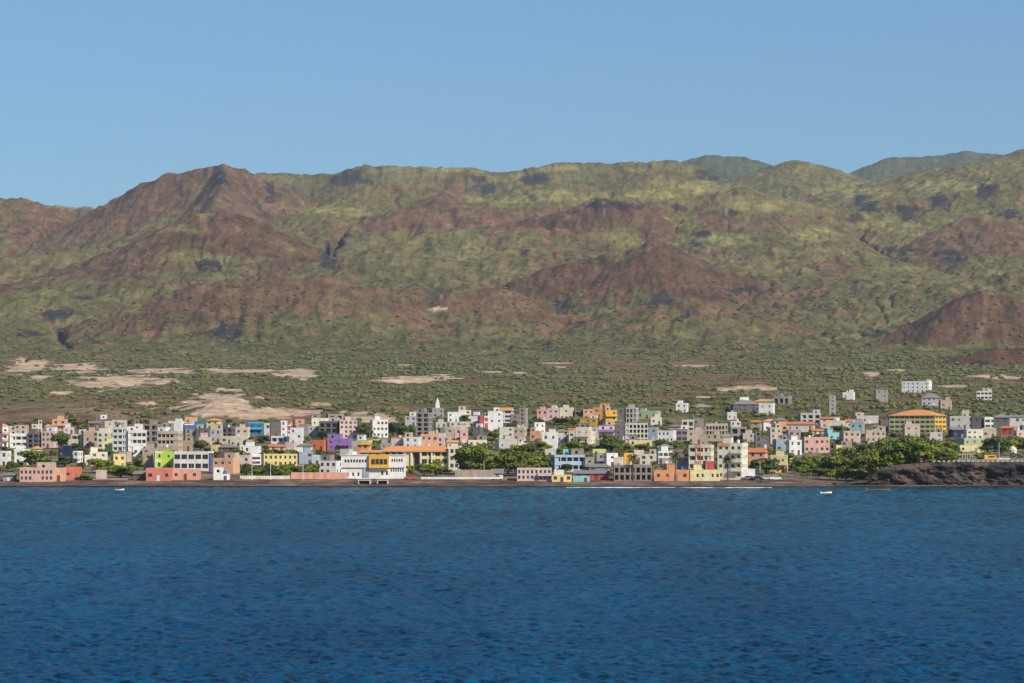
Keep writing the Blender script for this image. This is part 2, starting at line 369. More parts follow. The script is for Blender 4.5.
    col = mixc(col, np.array((.27,.245,.085)), yel*.65)
    col = mixc(col, np.array((.115,.066,.046)), smooth01((slope-.55)/.5)*.5)
    dk = blob(PX, PY, DARKP, 1.0*n3+1.3*n2+.5*rill-.30)  # dark rock together with painted ravine shade
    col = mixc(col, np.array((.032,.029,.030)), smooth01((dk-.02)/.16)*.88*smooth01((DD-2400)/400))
    gul = smooth01((flow-4.0)/.7)*smooth01((n3+n2+.45)/.5)  # shade of the ravines, painted along the drainage lines
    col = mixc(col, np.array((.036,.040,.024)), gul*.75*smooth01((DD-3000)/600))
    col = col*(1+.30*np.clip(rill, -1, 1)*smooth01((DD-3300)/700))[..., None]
    col = mixc(col, np.array((.26,.17,.12)), smooth01((n3+.6*n2-.38)/.25)*.4*smooth01((DD-3400)/600))
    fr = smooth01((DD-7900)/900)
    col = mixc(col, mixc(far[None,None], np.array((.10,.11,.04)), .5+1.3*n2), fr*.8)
    # scrub plain
    soil = mixc(np.array((.17,.095,.058))[None,None], np.array((.27,.20,.135)), .4+1.2*n2+.8*n3)
    grass = mixc(np.array((.072,.090,.028))[None,None], np.array((.115,.118,.042)), .5+1.2*n3)
    lf = smooth01((240-PX)/200)
    gs = smooth01((.74+.8*n1+1.1*n2+.9*n3-.8*lf*smooth01((2100-DD)/500))/.9)
    pl = mixc(soil, grass, gs*.85)
    w = np.maximum(smooth01((DD+500*n1-3150)/900), ((own >= 0)*smooth01((DD-2900)/150))*(PX > 900))
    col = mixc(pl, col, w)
    # the built-up strip: trodden earth
    tw = smooth01((1560-DD+160*n1)/150)
    dirt = mixc(np.array((.26,.20,.145))[None,None], np.array((.15,.115,.085)), .5+1.3*n3+.6*n2)
    col = mixc(col, dirt, tw*.85)
    sd = blob(PX, PY, SAND, 1.2*fbm(X/34, DD/90, 5, 107)+.6*fbm(X/11, DD/40, 3, 108)+.25*n3-.08, 1.0)
    sm = smooth01((sd-.02)/.13)*(DD > 1500)*(.8+.2*np.clip(1+2*n3, 0, 1))
    col = mixc(col, mixc(np.array((.56,.425,.295))[None,None], np.array((.42,.31,.21)), .4+1.4*n3), sm)
    # beach: dark volcanic gravel, wet at the water's edge
    bw = smooth01((988+6*n3-DD)/5)
    beach = mixc(np.array((.215,.150,.112))[None,None], np.array((.095,.068,.056)), .5+1.5*fbm(X/9, DD/5, 3, 109))
    beach = mixc(beach, np.array((.035,.030,.030)), smooth01((951+2.5*n3-DD)/4))
    col = mixc(col, beach, bw)
    veg = smooth01((DD-1500)/200)*(1-sm)*np.clip(.28+.9*n1+.7*n2+.15*smooth01((4300-DD)/900)-.5*smooth01((DD-4700)/900)-.3*smooth01(rm), 0, 1)
    V = np.stack([X, DD, Z], -1).reshape(-1, 3)
    m, t, b = nt('terrain_soil')
    a = nd(t, 'ShaderNodeAttribute', attribute_name='soil'); vg = nd(t, 'ShaderNodeAttribute', attribute_name='veg')
    geo = t.nodes.new('ShaderNodeNewGeometry')
    f1 = noise(t, .035, 6, .62, geo.outputs['Position'], (1, .7, 1)); f2 = noise(t, .16, 4, .6, geo.outputs['Position'], (1, .5, 1)); f3 = noise(t, .012, 6, .6, geo.outputs['Position'], (1, .8, 1))
    c1 = mix(t, a.outputs['Color'], ramp(t, f1, [(.3, .55), (.7, 1.42)]), 1.0, 'MULTIPLY')
    c1 = mix(t, c1, ramp(t, f2, [(.3, .70), (.7, 1.28)]), 1.0, 'MULTIPLY')
    c1 = mix(t, c1, ramp(t, f3, [(.3, (.86,.92,.9)), (.7, (1.12,1.04,1.0))]), 1.0, 'MULTIPLY')
    # small bushes too far off to stand alone
    vo = nd(t, 'ShaderNodeTexVoronoi', feature='F1'); vo.inputs['Scale'].default_value = .075
    mp = nd(t, 'ShaderNodeMapping'); mp.inputs['Scale'].default_value = (1, .6, 1); t.links.new(geo.outputs['Position'], mp.inputs[0]); t.links.new(mp.outputs[0], vo.inputs['Vector'])
    d = ramp(t, vo.outputs['Distance'], [(.16, 1), (.34, 0)])
    k = nd(t, 'ShaderNodeMath', operation='LESS_THAN'); sepc = nd(t, 'ShaderNodeSeparateColor'); t.links.new(vo.outputs['Color'], sepc.inputs[0])
    t.links.new(sepc.outputs[0], k.inputs[0]); t.links.new(vg.outputs['Fac'], k.inputs[1])
    mm = nd(t, 'ShaderNodeMath', operation='MULTIPLY'); t.links.new(d, mm.inputs[0]); t.links.new(k.outputs[0], mm.inputs[1])
    c1 = mix(t, c1, (.030, .042, .018), mm.outputs[0])
    c1 = mix(t, c1, (1.0, .97, .97), 1.0, 'MULTIPLY'); t.links.new(c1, b.inputs['Base Color']); b.inputs['Roughness'].default_value = .95; b.inputs['Specular IOR Level'].default_value = .08
    bp = nd(t, 'ShaderNodeBump'); bp.inputs['Strength'].default_value = .9; bp.inputs['Distance'].default_value = 8
    t.links.new(f1, bp.inputs['Height'])
    bp2 = nd(t, 'ShaderNodeBump'); bp2.inputs['Strength'].default_value = .7; bp2.inputs['Distance'].default_value = 2.2
    t.links.new(f2, bp2.inputs['Height']); t.links.new(bp.outputs[0], bp2.inputs['Normal']); t.links.new(bp2.outputs[0], b.inputs['Normal'])
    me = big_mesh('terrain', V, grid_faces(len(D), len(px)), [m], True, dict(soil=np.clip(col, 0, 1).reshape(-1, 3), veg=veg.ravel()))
    o = link('terrain', me); tag(o, None, None, kind='structure')
    return PX, DD, sm, gs
LAND = build_land()
# ------------------------------------------------------------------ water
def build_water():
    px = np.concatenate([np.linspace(-1500, -30, 60), np.arange(-24, 1050, 1.6), np.linspace(1054, 2500, 60)])
    py = np.concatenate([np.array([2600, 1600, 1100, 900, 800, 740]), np.arange(700, 486.3, -.42)])
    D = EYE*F/(py-CY); D = np.concatenate([D, [975.]])
    PX, DD = np.meshgrid(px, D); X = wx(PX, DD)
    amp = np.clip(DD/180, .3, 1)
    wind = R(20)
    u = X*math.cos(wind)+DD*math.sin(wind); v = -X*math.sin(wind)+DD*math.cos(wind)
    z = .26*fbm(u/11, v/5.5, 3, 201)+.36*fbm(u/4.6, v/2.3, 3, 202)+.24*ridged(u/2.6, v/1.3, 2, 204)*np.clip(1.4-DD/500, .15, 1)+.10*perlin(u/26, v/17, 203)
    z = z + smooth01((DD-330)/400)*(.30*fbm(u/12, v/46, 3, 207)+.22*ridged(u/7, v/24, 2, 208))
    z = z*amp*smooth01((955-DD)/60+.15)
    V = np.stack([X, DD, z-.02], -1).reshape(-1, 3)
    m, t, b = nt('sea_water')
    geo = t.nodes.new('ShaderNodeNewGeometry'); P = geo.outputs['Position']
    n1 = noise(t, .018, 5, .6, P, (1, .35, 1)); n2 = noise(t, .9, 5, .65, P, (1, 1.6, 1)); n3 = noise(t, .22, 4, .6, P, (.8, 1.5, 1))
    sx = nd(t, 'ShaderNodeSeparateXYZ'); t.links.new(P, sx.inputs[0])
    dm = nd(t, 'ShaderNodeMapRange'); dm.inputs['From Min'].default_value = 200; dm.inputs['From Max'].default_value = 930; t.links.new(sx.outputs[1], dm.inputs[0])
    deep = mix(t, (.003, .048, .116), (.005, .092, .150), dm.outputs[0])      # the shallows by the shore are greener
    deep = mix(t, deep, (.005, .078, .155), ramp(t, n1, [(.42, 0), (.68, .7)]))
    n4 = noise(t, .10, 4, .6, P, (1, .22, 1)); n5 = noise(t, .030, 4, .6, P, (1, .30, 1))
    b0 = nd(t, 'ShaderNodeBump'); b0.inputs['Strength'].default_value = 1; t.links.new(n4, b0.inputs['Height'])
    fd = nd(t, 'ShaderNodeMapRange'); fd.inputs['From Min'].default_value = 220; fd.inputs['From Max'].default_value = 800; fd.inputs['To Max'].default_value = 2.4; t.links.new(sx.outputs[1], fd.inputs[0]); t.links.new(fd.outputs[0], b0.inputs['Distance'])
    b1 = nd(t, 'ShaderNodeBump'); b1.inputs['Strength'].default_value = 1; b1.inputs['Distance'].default_value = .6; t.links.new(n3, b1.inputs['Height']); t.links.new(b0.outputs[0], b1.inputs['Normal'])
    b2 = nd(t, 'ShaderNodeBump'); b2.inputs['Strength'].default_value = 1; b2.inputs['Distance'].default_value = .17; t.links.new(n2, b2.inputs['Height']); t.links.new(b1.outputs[0], b2.inputs['Normal'])
    t.nodes.remove(b); out = [n for n in t.nodes if n.type == 'OUTPUT_MATERIAL'][0]
    df = t.nodes.new('ShaderNodeBsdfDiffuse'); gl = t.nodes.new('ShaderNodeBsdfGlossy'); gl.inputs['Roughness'].default_value = .16; mx = t.nodes.new('ShaderNodeMixShader')
    fr = t.nodes.new('ShaderNodeFresnel'); fr.inputs['IOR'].default_value = 1.33; mr = nd(t, 'ShaderNodeMapRange'); mr.inputs['From Max'].default_value = .9; mr.inputs['To Min'].default_value = .0; mr.inputs['To Max'].default_value = .46
    dk = mix(t, deep, ramp(t, n5, [(.35, .74), (.65, 1.18)]), 1.0, 'MULTIPLY')  # broad swell bands, light and dark painted into the water colour
    # wavelets: trough shade and crest light painted into the colour, drawn out with distance
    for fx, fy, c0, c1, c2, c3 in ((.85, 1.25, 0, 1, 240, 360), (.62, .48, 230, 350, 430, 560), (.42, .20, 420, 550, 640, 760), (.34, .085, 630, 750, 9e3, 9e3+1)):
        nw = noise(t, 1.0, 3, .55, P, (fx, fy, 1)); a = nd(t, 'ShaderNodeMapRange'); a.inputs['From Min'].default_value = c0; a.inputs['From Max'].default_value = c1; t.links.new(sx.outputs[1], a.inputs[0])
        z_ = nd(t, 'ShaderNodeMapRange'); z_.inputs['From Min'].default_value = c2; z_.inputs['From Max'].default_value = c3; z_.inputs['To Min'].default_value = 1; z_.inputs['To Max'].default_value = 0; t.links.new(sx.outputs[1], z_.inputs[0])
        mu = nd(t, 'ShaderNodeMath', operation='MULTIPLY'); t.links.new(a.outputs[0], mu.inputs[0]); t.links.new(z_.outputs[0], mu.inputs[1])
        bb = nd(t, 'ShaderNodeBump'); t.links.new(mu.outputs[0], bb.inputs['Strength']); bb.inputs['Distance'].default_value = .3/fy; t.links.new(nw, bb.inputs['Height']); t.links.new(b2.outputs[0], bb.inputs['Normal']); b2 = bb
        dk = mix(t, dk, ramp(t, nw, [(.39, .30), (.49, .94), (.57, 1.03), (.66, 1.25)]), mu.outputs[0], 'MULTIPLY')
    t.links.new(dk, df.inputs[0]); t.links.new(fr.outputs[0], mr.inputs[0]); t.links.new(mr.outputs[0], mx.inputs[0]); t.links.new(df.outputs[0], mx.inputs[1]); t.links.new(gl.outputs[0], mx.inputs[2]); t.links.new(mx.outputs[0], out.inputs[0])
    for q in (df, gl, fr): t.links.new(b2.outputs[0], q.inputs['Normal'])
    me = big_mesh('water', V, grid_faces(len(D), len(px)), [m], True)
    tag(link('water', me), None, None, kind='structure')
build_water()

# ------------------------------------------------------------------ air, light, sky, camera
def build_air():
    m = bpy.data.materials.new('haze_air'); m.use_nodes = True; t = m.node_tree; t.nodes.clear()
    o = t.nodes.new('ShaderNodeOutputMaterial'); v = t.nodes.new('ShaderNodeVolumePrincipled'); t.links.new(v.outputs[0], o.inputs['Volume'])
    v.inputs['Color'].default_value = (.74, .86, 1, 1); v.inputs['Density'].default_value = HAZE; v.inputs['Anisotropy'].default_value = .2
    x0, x1, y0, y1, z0, z1 = -4200, 4200, -60, 13400, -9, 1560
    V = [(x,y,z) for z in (z0,z1) for y in (y0,y1) for x in (x0,x1)]
    f = [(0,2,3,1),(4,5,7,6),(0,1,5,4),(2,6,7,3),(0,4,6,2),(1,3,7,5)]
    ob = link('haze', mesh_from('haze', V, f, [m])); tag(ob, None, None, kind='stuff'); m.volume_intersection_method = 'FAST' if hasattr(m, 'volume_intersection_method') else None
HAZE = 3.2e-5
try: build_air()
except Exception as e: print('air', e)

SUN_EL, SUN_AZ = 38, 46      # azimuth measured from behind the camera towards the right
sv = (math.cos(R(SUN_EL))*math.sin(R(SUN_AZ)), -math.cos(R(SUN_EL))*math.cos(R(SUN_AZ)), math.sin(R(SUN_EL)))
L = bpy.data.lights.new('sun', 'SUN'); L.energy = 5.0; L.angle = R(.53); L.color = (1, .91, .77)
so = bpy.data.objects.new('sun', L); COL.objects.link(so)
from mathutils import Vector
so.rotation_euler = Vector(sv).to_track_quat('Z', 'Y').to_euler(); so.location = (0, 0, 900)
w = bpy.data.worlds.new('World'); scene.world = w; w.use_nodes = True; t = w.node_tree; t.nodes.clear()
wo = t.nodes.new('ShaderNodeOutputWorld'); bg = t.nodes.new('ShaderNodeBackground'); sk = t.nodes.new('ShaderNodeTexSky')
sk.sky_type = 'NISHITA'; sk.sun_disc = False; sk.sun_elevation = R(SUN_EL); sk.sun_rotation = math.atan2(sv[0], sv[1])
sk.altitude = 20; sk.air_density = 1.0; sk.dust_density = .55; sk.ozone_density = 4
tint = mix(t, sk.outputs[0], (.675, .905, 1.065), 1.0, 'MULTIPLY')
t.links.new(tint, bg.inputs[0]); bg.inputs[1].default_value = .099; t.links.new(bg.outputs[0], wo.inputs[0])

cam = bpy.data.cameras.new('camera'); cam.lens = 100; cam.sensor_width = 36; cam.shift_y = (CY-341.5)/1024; cam.clip_start = 1; cam.clip_end = 40000
co = bpy.data.objects.new('camera', cam); COL.objects.link(co); co.location = (0, 0, EYE); co.rotation_euler = (R(90), 0, 0); scene.camera = co
scene.view_settings.view_transform = 'Standard'; scene.view_settings.look = 'None'; scene.view_settings.exposure = .12; scene.view_settings.gamma = 1
scene.cycles.max_bounces = 5; scene.cycles.diffuse_bounces = 2; scene.cycles.glossy_bounces = 2; scene.cycles.volume_bounces = 0; scene.cycles.transmission_bounces = 2
scene.cycles.use_denoising = True; scene.cycles.denoiser = 'OPENIMAGEDENOISE'; scene.cycles.denoising_input_passes = 'RGB_ALBEDO_NORMAL'; scene.cycles.denoising_prefilter = 'ACCURATE'
# ------------------------------------------------------------------ finding the ground under a point of the town
_SD = np.concatenate([np.arange(931, 1600, 1.0), np.arange(1600, 4200, 3.0)])
_gc = {}
def at_row(px, row):
    """distance at which the ground seen in column px lies on the given row"""
    k = round(px)
    if k not in _gc:
        z = ground_z(np.full(_SD.shape, float(k)), _SD); _gc[k] = CY-(z-EYE)/_SD*F
    y = _gc[k]; i = np.argmax(y <= row)
    return float(_SD[i]) if y[i] <= row else 1500.0
def gz(X, D): return float(ground_z(np.array([X/D*F+CX]), np.array([D]))[0])

TILE = tile_mat('clay_tiles', PAL['tile']); OTILE = tile_mat('orange_tiles', PAL['otile']); GTILE = tile_mat('grey_sheet_roof', PAL['greytile'])
_win = {}
def window_mesh(w, h, style, split):
    w = round(w*4)/4; h = round(h*4)/4; k = (w, h, style, split)
    if k in _win: return _win[k]
    b = .07; fr = {'w': FRAME_W, 'b': FRAME_B, 'g': FRAME_G}[style]
    V, Fc, mi = [], [], []
    def box(x0,x1,y0,y1,z0,z1,m):
        i = len(V); V.extend([(x,y,z) for z in (z0,z1) for y in (y0,y1) for x in (x0,x1)])
        for f in ((0,2,3,1),(4,5,7,6),(0,1,5,4),(2,6,7,3),(0,4,6,2),(1,3,7,5)): Fc.append([i+q for q in f]); mi.append(m)
    for s in (-1, 1): box(min(s*w/2, s*(w/2-b)), max(s*w/2, s*(w/2-b)), -.04, .04, 0, h, 0)
    box(-w/2+b, w/2-b, -.04, .04, 0, b, 0); box(-w/2+b, w/2-b, -.04, .04, h-b, h, 0)
    if w > .9:
        nm = max(1, int(w/1.3))
        for q in range(nm): x = -w/2+w*(q+1)/(nm+1); box(x-.03, x+.03, -.03, .03, b, h-b, 0)
    P = None
    if split:
        P = mesh_from('pane', [(-w/2+b,0,b),(w/2-b,0,b),(w/2-b,0,h-b),(-w/2+b,0,h-b)], [(0,1,2,3)], [GLASS])
    else:
        i = len(V); V.extend([(-w/2+b,0,b),(w/2-b,0,b),(w/2-b,0,h-b),(-w/2+b,0,h-b)]); Fc.append((i,i+1,i+2,i+3)); mi.append(1)
    m = mesh_from('window', V, Fc, [fr, GLASS], mi)
    _win[k] = (m, P); return _win[k]
class MB:
    def __init__(s): s.V = []; s.F = []; s.M = []
    def quad(s, a, b, c, d, m=0): i = len(s.V); s.V += [a,b,c,d]; s.F.append((i,i+1,i+2,i+3)); s.M.append(m)
    def tri(s, a, b, c, m=0): i = len(s.V); s.V += [a,b,c]; s.F.append((i,i+1,i+2)); s.M.append(m)
    def box(s, x0,x1,y0,y1,z0,z1, m=0):
        i = len(s.V); s.V += [(x,y,z) for z in (z0,z1) for y in (y0,y1) for x in (x0,x1)]
        for f in ((0,2,3,1),(4,5,7,6),(0,1,5,4),(2,6,7,3),(0,4,6,2),(1,3,7,5)): s.F.append(tuple(i+q for q in f)); s.M.append(m)
    def cyl(s, p0, p1, r0, r1, n=8, m=0, cap=True):
        p0 = Vector(p0); p1 = Vector(p1); ax = (p1-p0).normalized(); a = ax.orthogonal().normalized(); b = ax.cross(a); i = len(s.V)
        for p, r in ((p0, r0), (p1, r1)):
            for k in range(n): q = p+(a*math.cos(2*PI*k/n)+b*math.sin(2*PI*k/n))*r; s.V.append(tuple(q))
        for k in range(n): j = (k+1)%n; s.F.append((i+k,i+j,i+n+j,i+n+k)); s.M.append(m)
        if cap: s.F.append(tuple(i+n+k for k in range(n))); s.M.append(m)
    def mesh(s, name, mats, smooth=False): return mesh_from(name, s.V, s.F, mats, s.M, smooth)
def facade(mb, P, w, z0, z1, ops, depth=.22, m=0, mr=0):
    """wall panel with real openings; P(u, n, z) maps along-wall, inward, up"""
    us = sorted({0, w, *[o[0] for o in ops], *[o[1] for o in ops]}); vs = sorted({z0, z1, *[o[2] for o in ops], *[o[3] for o in ops]})
    for a, b in zip(us, us[1:]):
        for c, d in zip(vs, vs[1:]):
            uc, vc = (a+b)/2, (c+d)/2
            if any(o[0] < uc < o[1] and o[2] < vc < o[3] for o in ops): continue
            mb.quad(P(a,0,c), P(b,0,c), P(b,0,d), P(a,0,d), m)
    for (a, b, c, d, *_) in ops:
        q = depth if not _ or _[0] not in ('deep', 'loggia') else 1.5
        mb.quad(P(a,0,c), P(a,q,c), P(b,q,c), P(b,0,c), mr); mb.quad(P(a,0,d), P(b,0,d), P(b,q,d), P(a,q,d), mr)
        mb.quad(P(a,0,c), P(a,0,d), P(a,q,d), P(a,q,c), mr); mb.quad(P(b,0,c), P(b,q,c), P(b,q,d), P(b,0,d), mr)
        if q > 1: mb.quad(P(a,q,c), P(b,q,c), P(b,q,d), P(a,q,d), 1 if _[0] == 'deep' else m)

CW = dict(white='white', cream='cream', pale='buff', beige='beige', tan='tan', grey='grey concrete', dgrey='dark grey', lgrey='light grey', block='bare block', pink='pink',
 lpink='pale pink', coral='coral red', redcoral='bright coral', peach='peach', orange='orange', bright='orange red', yellow='yellow', gold='golden yellow', ochre='ochre', lime='lime green',
 limey='yellowish lime', blue='blue', royal='royal blue', navy='navy blue', cyan='cyan', paleblue='pale blue', bluegrey='blue grey', turq='turquoise', palegreen='pale green', olivecream='greenish cream', green='green', red='red',
 purple='purple', mauve='mauve', brown='brown', lyellow='pale yellow', salmon='salmon', tealgrey='grey green')
NUM = ['', 'one', 'two', 'three', 'four', 'five', 'six']
ITEMS = []      # everything that gets an automatic label: root, description, category, column, row, distance
ANCH = []       # distinctive things others are described by
FOOT = []
def house(x0, x1, yt, yb, colour, opt='', label=None, ref=None, seed=0):
    r_ = random.Random(seed*977+int(x0*13+yt*7))
    o = {a[0]: a[1:] for a in opt.split()}
    cx = (x0+x1)/2; D = at_row(cx, yb); W = (x1-x0)/F*D; H = (yb-yt)/F*D
    sea = D < 1000
    ang = r_.uniform(-.03, .03) if sea else r_.uniform(-.30, .26)
    if 'r' in o: ang = -R(float(o['r'] or 24))
    if 'l' in o: ang = R(float(o['l'] or 24))
    tiled = [k for k in 'RGgS' if k in o]
    dr = float(o['d']) if 'd' in o else min(max(W*.75, 5), 10)
    s, c = abs(math.sin(ang)), math.cos(ang)
    w = (W-dr*s)/c
    if w < W*.5: w = W*.6; dr = (W-w*c)/max(s, .05)
    d = dr
    nf = int(o['f']) if 'f' in o else max(1, round(H/3.1))
    rh = 0
    if tiled: rh = float(o.get(tiled[0]) or 0) or min(.22*d, .3*H, 2.2)
    par = 0 if tiled else r_.choice([.35, .5, .7, .9]) if H > 4 else .3
    hb = H-rh-par
    X = wx(cx, D); yc = D + (w*s/2+d*c/2)*.96
    FOOT.append((X, yc, max(w, d)/2))
    zb = wz(yb, D)
    root = link('house', None, None, (X, yc, zb), ang)
    big = D < 1090
    wm = wallmat(colour); acc = wallmat(o['c']) if 'c' in o else None
    fh = hb/nf; hw, hd = w/2, d/2
    wst = o.get('w') or r_.choice('wbgg')
    mb = MB(); sunk = 3.0
    # openings per face
    def lay(L, face):
        ops = []
        if 'N' in o and face != 'front': return ops
        step = 3.0 if not (D > 1380) else 3.4
        n = max(1, int(round(L/step)))
        if 'n' in o and face == 'front': n = int(o['n'])
        if face != 'front': n = max(1, min(n, 3))
        for f in range(nf):
            zb_ = f*fh
            for k in range(n):
                u = L*(k+.5)/n
                if 'O' in o: ww = min(L/n*.66, 2.4); hh = fh*.68; b0 = zb_+fh*.16; kind = 'deep'
                elif 'V' in o: ww = L/n*.84; hh = fh*.50; b0 = zb_+fh*.34; kind = 'loggia'
                elif 'W' in o: ww = L/n*.82; hh = fh*.52; b0 = zb_+fh*.3; kind = 'win'
                else:
                    if r_.random() < .13: continue
                    ww = 1.1 if L/n > 1.9 else .8; hh = 1.15; b0 = zb_+fh*.38; kind = 'win'
                    if f == 0 and face == 'front' and k == n//2: kind = 'door'; ww = 1.1; hh = min(2.1, fh*.8); b0 = .02
                ww = min(ww, L/n*.9); 
                if kind == 'win' and 'W' not in o and 'n' not in o: q_ = r_.choice([.8, 1, 1, 1, 1.3]); ww = min(ww*q_, L/n*.9); hh = hh*r_.choice([.85, 1, 1, 1.25])
                if ww < .5 or b0+hh > f*fh+fh: continue
                ops.append((u-ww/2, u+ww/2, b0, b0+hh, kind))
        return ops
    fo = lay(w, 'front'); side = 'right' if ang < -.02 else ('left' if ang > .02 else None)
    so_ = lay(d, side) if side else []
    fronts = {'front': (lambda u, n, z: (-hw+u, -hd+n, z), w, fo)}
    if side == 'right': fronts['side'] = (lambda u, n, z: (hw-n, -hd+u, z), d, so_)
    elif side == 'left': fronts['side'] = (lambda u, n, z: (-hw+n, hd-u, z), d, so_)
    for nm, (P, L, ops) in fronts.items():
        facade(mb, P, L, -sunk, hb, ops, .2, 2 if (acc and nm == 'side' and 's' in o) else 0, 0)
    closed = [('right', [(hw,-hd),(hw,hd)]), ('left', [(-hw,hd),(-hw,-hd)]), ('back', [(hw,hd),(-hw,hd)])]
    for nm, ((a,b_),(c_,e)) in closed:
        if nm != side: mb.quad((a,b_,-sunk),(c_,e,-sunk),(c_,e,hb),(a,b_,hb), 2 if (acc and nm == 'right' and 's' in o) else 0)
    if tiled and tiled[0] == 'G':
        for sx in (-1, 1): mb.tri((sx*hw,-hd,hb),(sx*hw,hd,hb),(sx*hw,0,hb+rh))
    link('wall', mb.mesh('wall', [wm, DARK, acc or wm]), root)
    # accent panel across part of the front
    if acc and 'p' in o:
        a, b_ = [float(q) for q in o['p'].split(',')]
        m = MB(); m.box(-hw+a*w, -hw+b_*w, -hd-.10, -hd-.02, hb*.93, hb+par*.9); m.box(-hw+a*w, -hw+a*w+.25, -hd-.10, -hd-.02, fh*.1, hb*.93); m.box(-hw+b_*w-.25, -hw+b_*w, -hd-.10, -hd-.02, fh*.1, hb*.93)
        nn = max(1, nf)
        for f in range(1, nn): m.box(-hw+a*w+.25, -hw+b_*w-.25, -hd-.10, -hd-.02, f*fh-.35, f*fh+.55)
        link('colour_panel', m.mesh('colour_panel', [acc]), root)
    if 'q' in o:
        m = MB(); m.box(-hw-.04, 0, -hd-.14, -hd-.02, hb-.9, hb+par-.1); link('colour_band', m.mesh('colour_band', [acc]), root)
    # roof
    m = MB()
    if tiled:
        rm = {'R': OTILE if 'o' in o else TILE, 'G': OTILE if 'o' in o else TILE, 'g': GTILE, 'S': GTILE}[tiled[0]]; e = .45
        A = [(-hw-e,-hd-e,hb+.04),(hw+e,-hd-e,hb+.04),(hw+e,hd+e,hb+.04),(-hw-e,hd+e,hb+.04)]
        if tiled[0] in 'Rg':
            k = min(hd, hw*.9); r1, r2 = (-hw+k, 0, hb+rh), (hw-k, 0, hb+rh)
            m.quad(A[0],A[1],r2,r1); m.quad(A[2],A[3],r1,r2); m.tri(A[1],A[2],r2); m.tri(A[3],A[0],r1)
        elif tiled[0] == 'G':
            r1, r2 = (-hw-e, 0, hb+rh), (hw+e, 0, hb+rh); m.quad(A[0],A[1],r2,r1); m.quad(A[2],A[3],r1,r2)
        else:
            B = [(x,y,z+rh if y > 0 else z) for x,y,z in A]; m.quad(*B); 
        m.box(-hw-e, hw+e, -hd-e, hd+e, hb-.16, hb+.02)
        mats = [rm]
    else:
        m.quad((-hw,-hd,hb),(hw,-hd,hb),(hw,hd,hb),(-hw,hd,hb), 1); t_ = .22; e = .03
        m.box(-hw-e, hw+e, -hd-e, -hd+t_, hb, hb+par, 0); m.box(-hw-e, hw+e, hd-t_, hd+e, hb, hb+par, 0)
        m.box(-hw-e, -hw+t_, -hd+t_, hd-t_, hb, hb+par, 0); m.box(hw-t_, hw+e, -hd+t_, hd-t_, hb, hb+par, 0)
        mats = [wallmat(o['c']) if ('c' in o and 't' in o) else wm, r_.choice([ROOF_C, ROOF_W])]
    roof = link('roof', m.mesh('roof', mats), root)
    feats = []
    if 'B' in o:
        cover = float(o['B'] or 1)
        a0 = -hw if cover == 1 else r_.choice([-hw, hw-cover*w])
        m = MB(); bm_ = (acc if colour in ('white', 'blue', 'lpink') else None) or (wallmat('white') if colour in ('pale','beige','grey','block','tan') and r_.random() < .5 else wm)
        m.box(a0, a0+cover*w, -hd-1.3, -hd-.005, -.15, 0); m.box(a0, a0+cover*w, -hd-1.3, -hd-1.2, 0, .9); m.box(a0, a0+.1, -hd-1.2, -hd-.005, 0, .9); m.box(a0+cover*w-.1, a0+cover*w, -hd-1.2, -hd-.005, 0, .9)
        me = m.mesh('balcony', [bm_])
        for f in range(1, nf): link('balcony', me, root, (0, 0, f*fh))
        feats.append('balconies' if nf > 2 else 'balcony')
    if not tiled and ('T' in o or (r_.random() < .3 and w > 5)) and 'X' not in o:
        a = r_.uniform(-hw+.4, hw-3.4); m = MB(); hh = 2.3
        m.box(a, a+2.8, hd-3.6, hd-.4, hb+.01, hb+hh); m.box(a-.15, a+2.95, hd-3.75, hd-.25, hb+hh, hb+hh+.15, 1)
        rr = link('stair_head', m.mesh('stair_head', [wm, ROOF_C]), root)
    elif not tiled and 'X' not in o and r_.random() < .5 and w > 5:
        uw = w*r_.uniform(.35, .62); a = r_.choice([-hw+.05, hw-uw-.05]); m = MB(); hh = 2.5; um = r_.choice([wm, wallmat('block'), wallmat('white'), wallmat('beige')]); y0 = -hd+r_.uniform(.3, 2.5)
        facade(m, lambda u, n, z: (a+u, y0+n, z), uw, hb+.01, hb+hh, [(uw*.3, uw*.3+1, hb+.8, hb+1.8, 'deep')]); m.box(a, a+uw, y0+1.52, hd-.3, hb+.01, hb+hh); m.quad((a,y0+1.52,hb),(a,y0,hb),(a,y0,hb+hh),(a,y0+1.52,hb+hh)); m.quad((a+uw,y0,hb),(a+uw,y0+1.52,hb),(a+uw,y0+1.52,hb+hh),(a+uw,y0,hb+hh))
        m.box(a-.1, a+uw+.1, y0-.1, hd-.2, hb+hh+.005, hb+hh+.16)
        link('upper_room', m.mesh('upper_room', [um, DARK]), root)
    if not tiled and r_.random() < .30 and w > 5 and 'X' not in o:
        m = MB(); xx = r_.uniform(-hw+1, hw-1); yy = r_.uniform(-hd+1, 0); m.cyl((xx,yy,hb+.01),(xx,yy,hb+1.35),.6,.55,10); m.cyl((xx,yy,hb+1.35),(xx,yy,hb+1.5),.5,.15,10)
        link('water_tank', m.mesh('water_tank', [wallmat(r_.choice(['royal','dgrey','white','white']))]), root)
    if 'O' in o or (colour in ('block','grey','dgrey') and r_.random() < .4):
        m = MB(); m.box(-.13,.13,-.13,.13,0,1.0); m.cyl((-.07,0,1),(-.07,0,1.6),.012,.012,4); m.cyl((.07,0,1),(.07,0,1.7),.012,.012,4); me = m.mesh('column', [wallmat('grey')])
        for q in range(min(4, max(2, int(w/3)))): link('column', me, root, (-hw+.4+(w-.8)*q/(max(1, min(4, max(2, int(w/3)))-1)), -hd+.45, hb+par*.4))
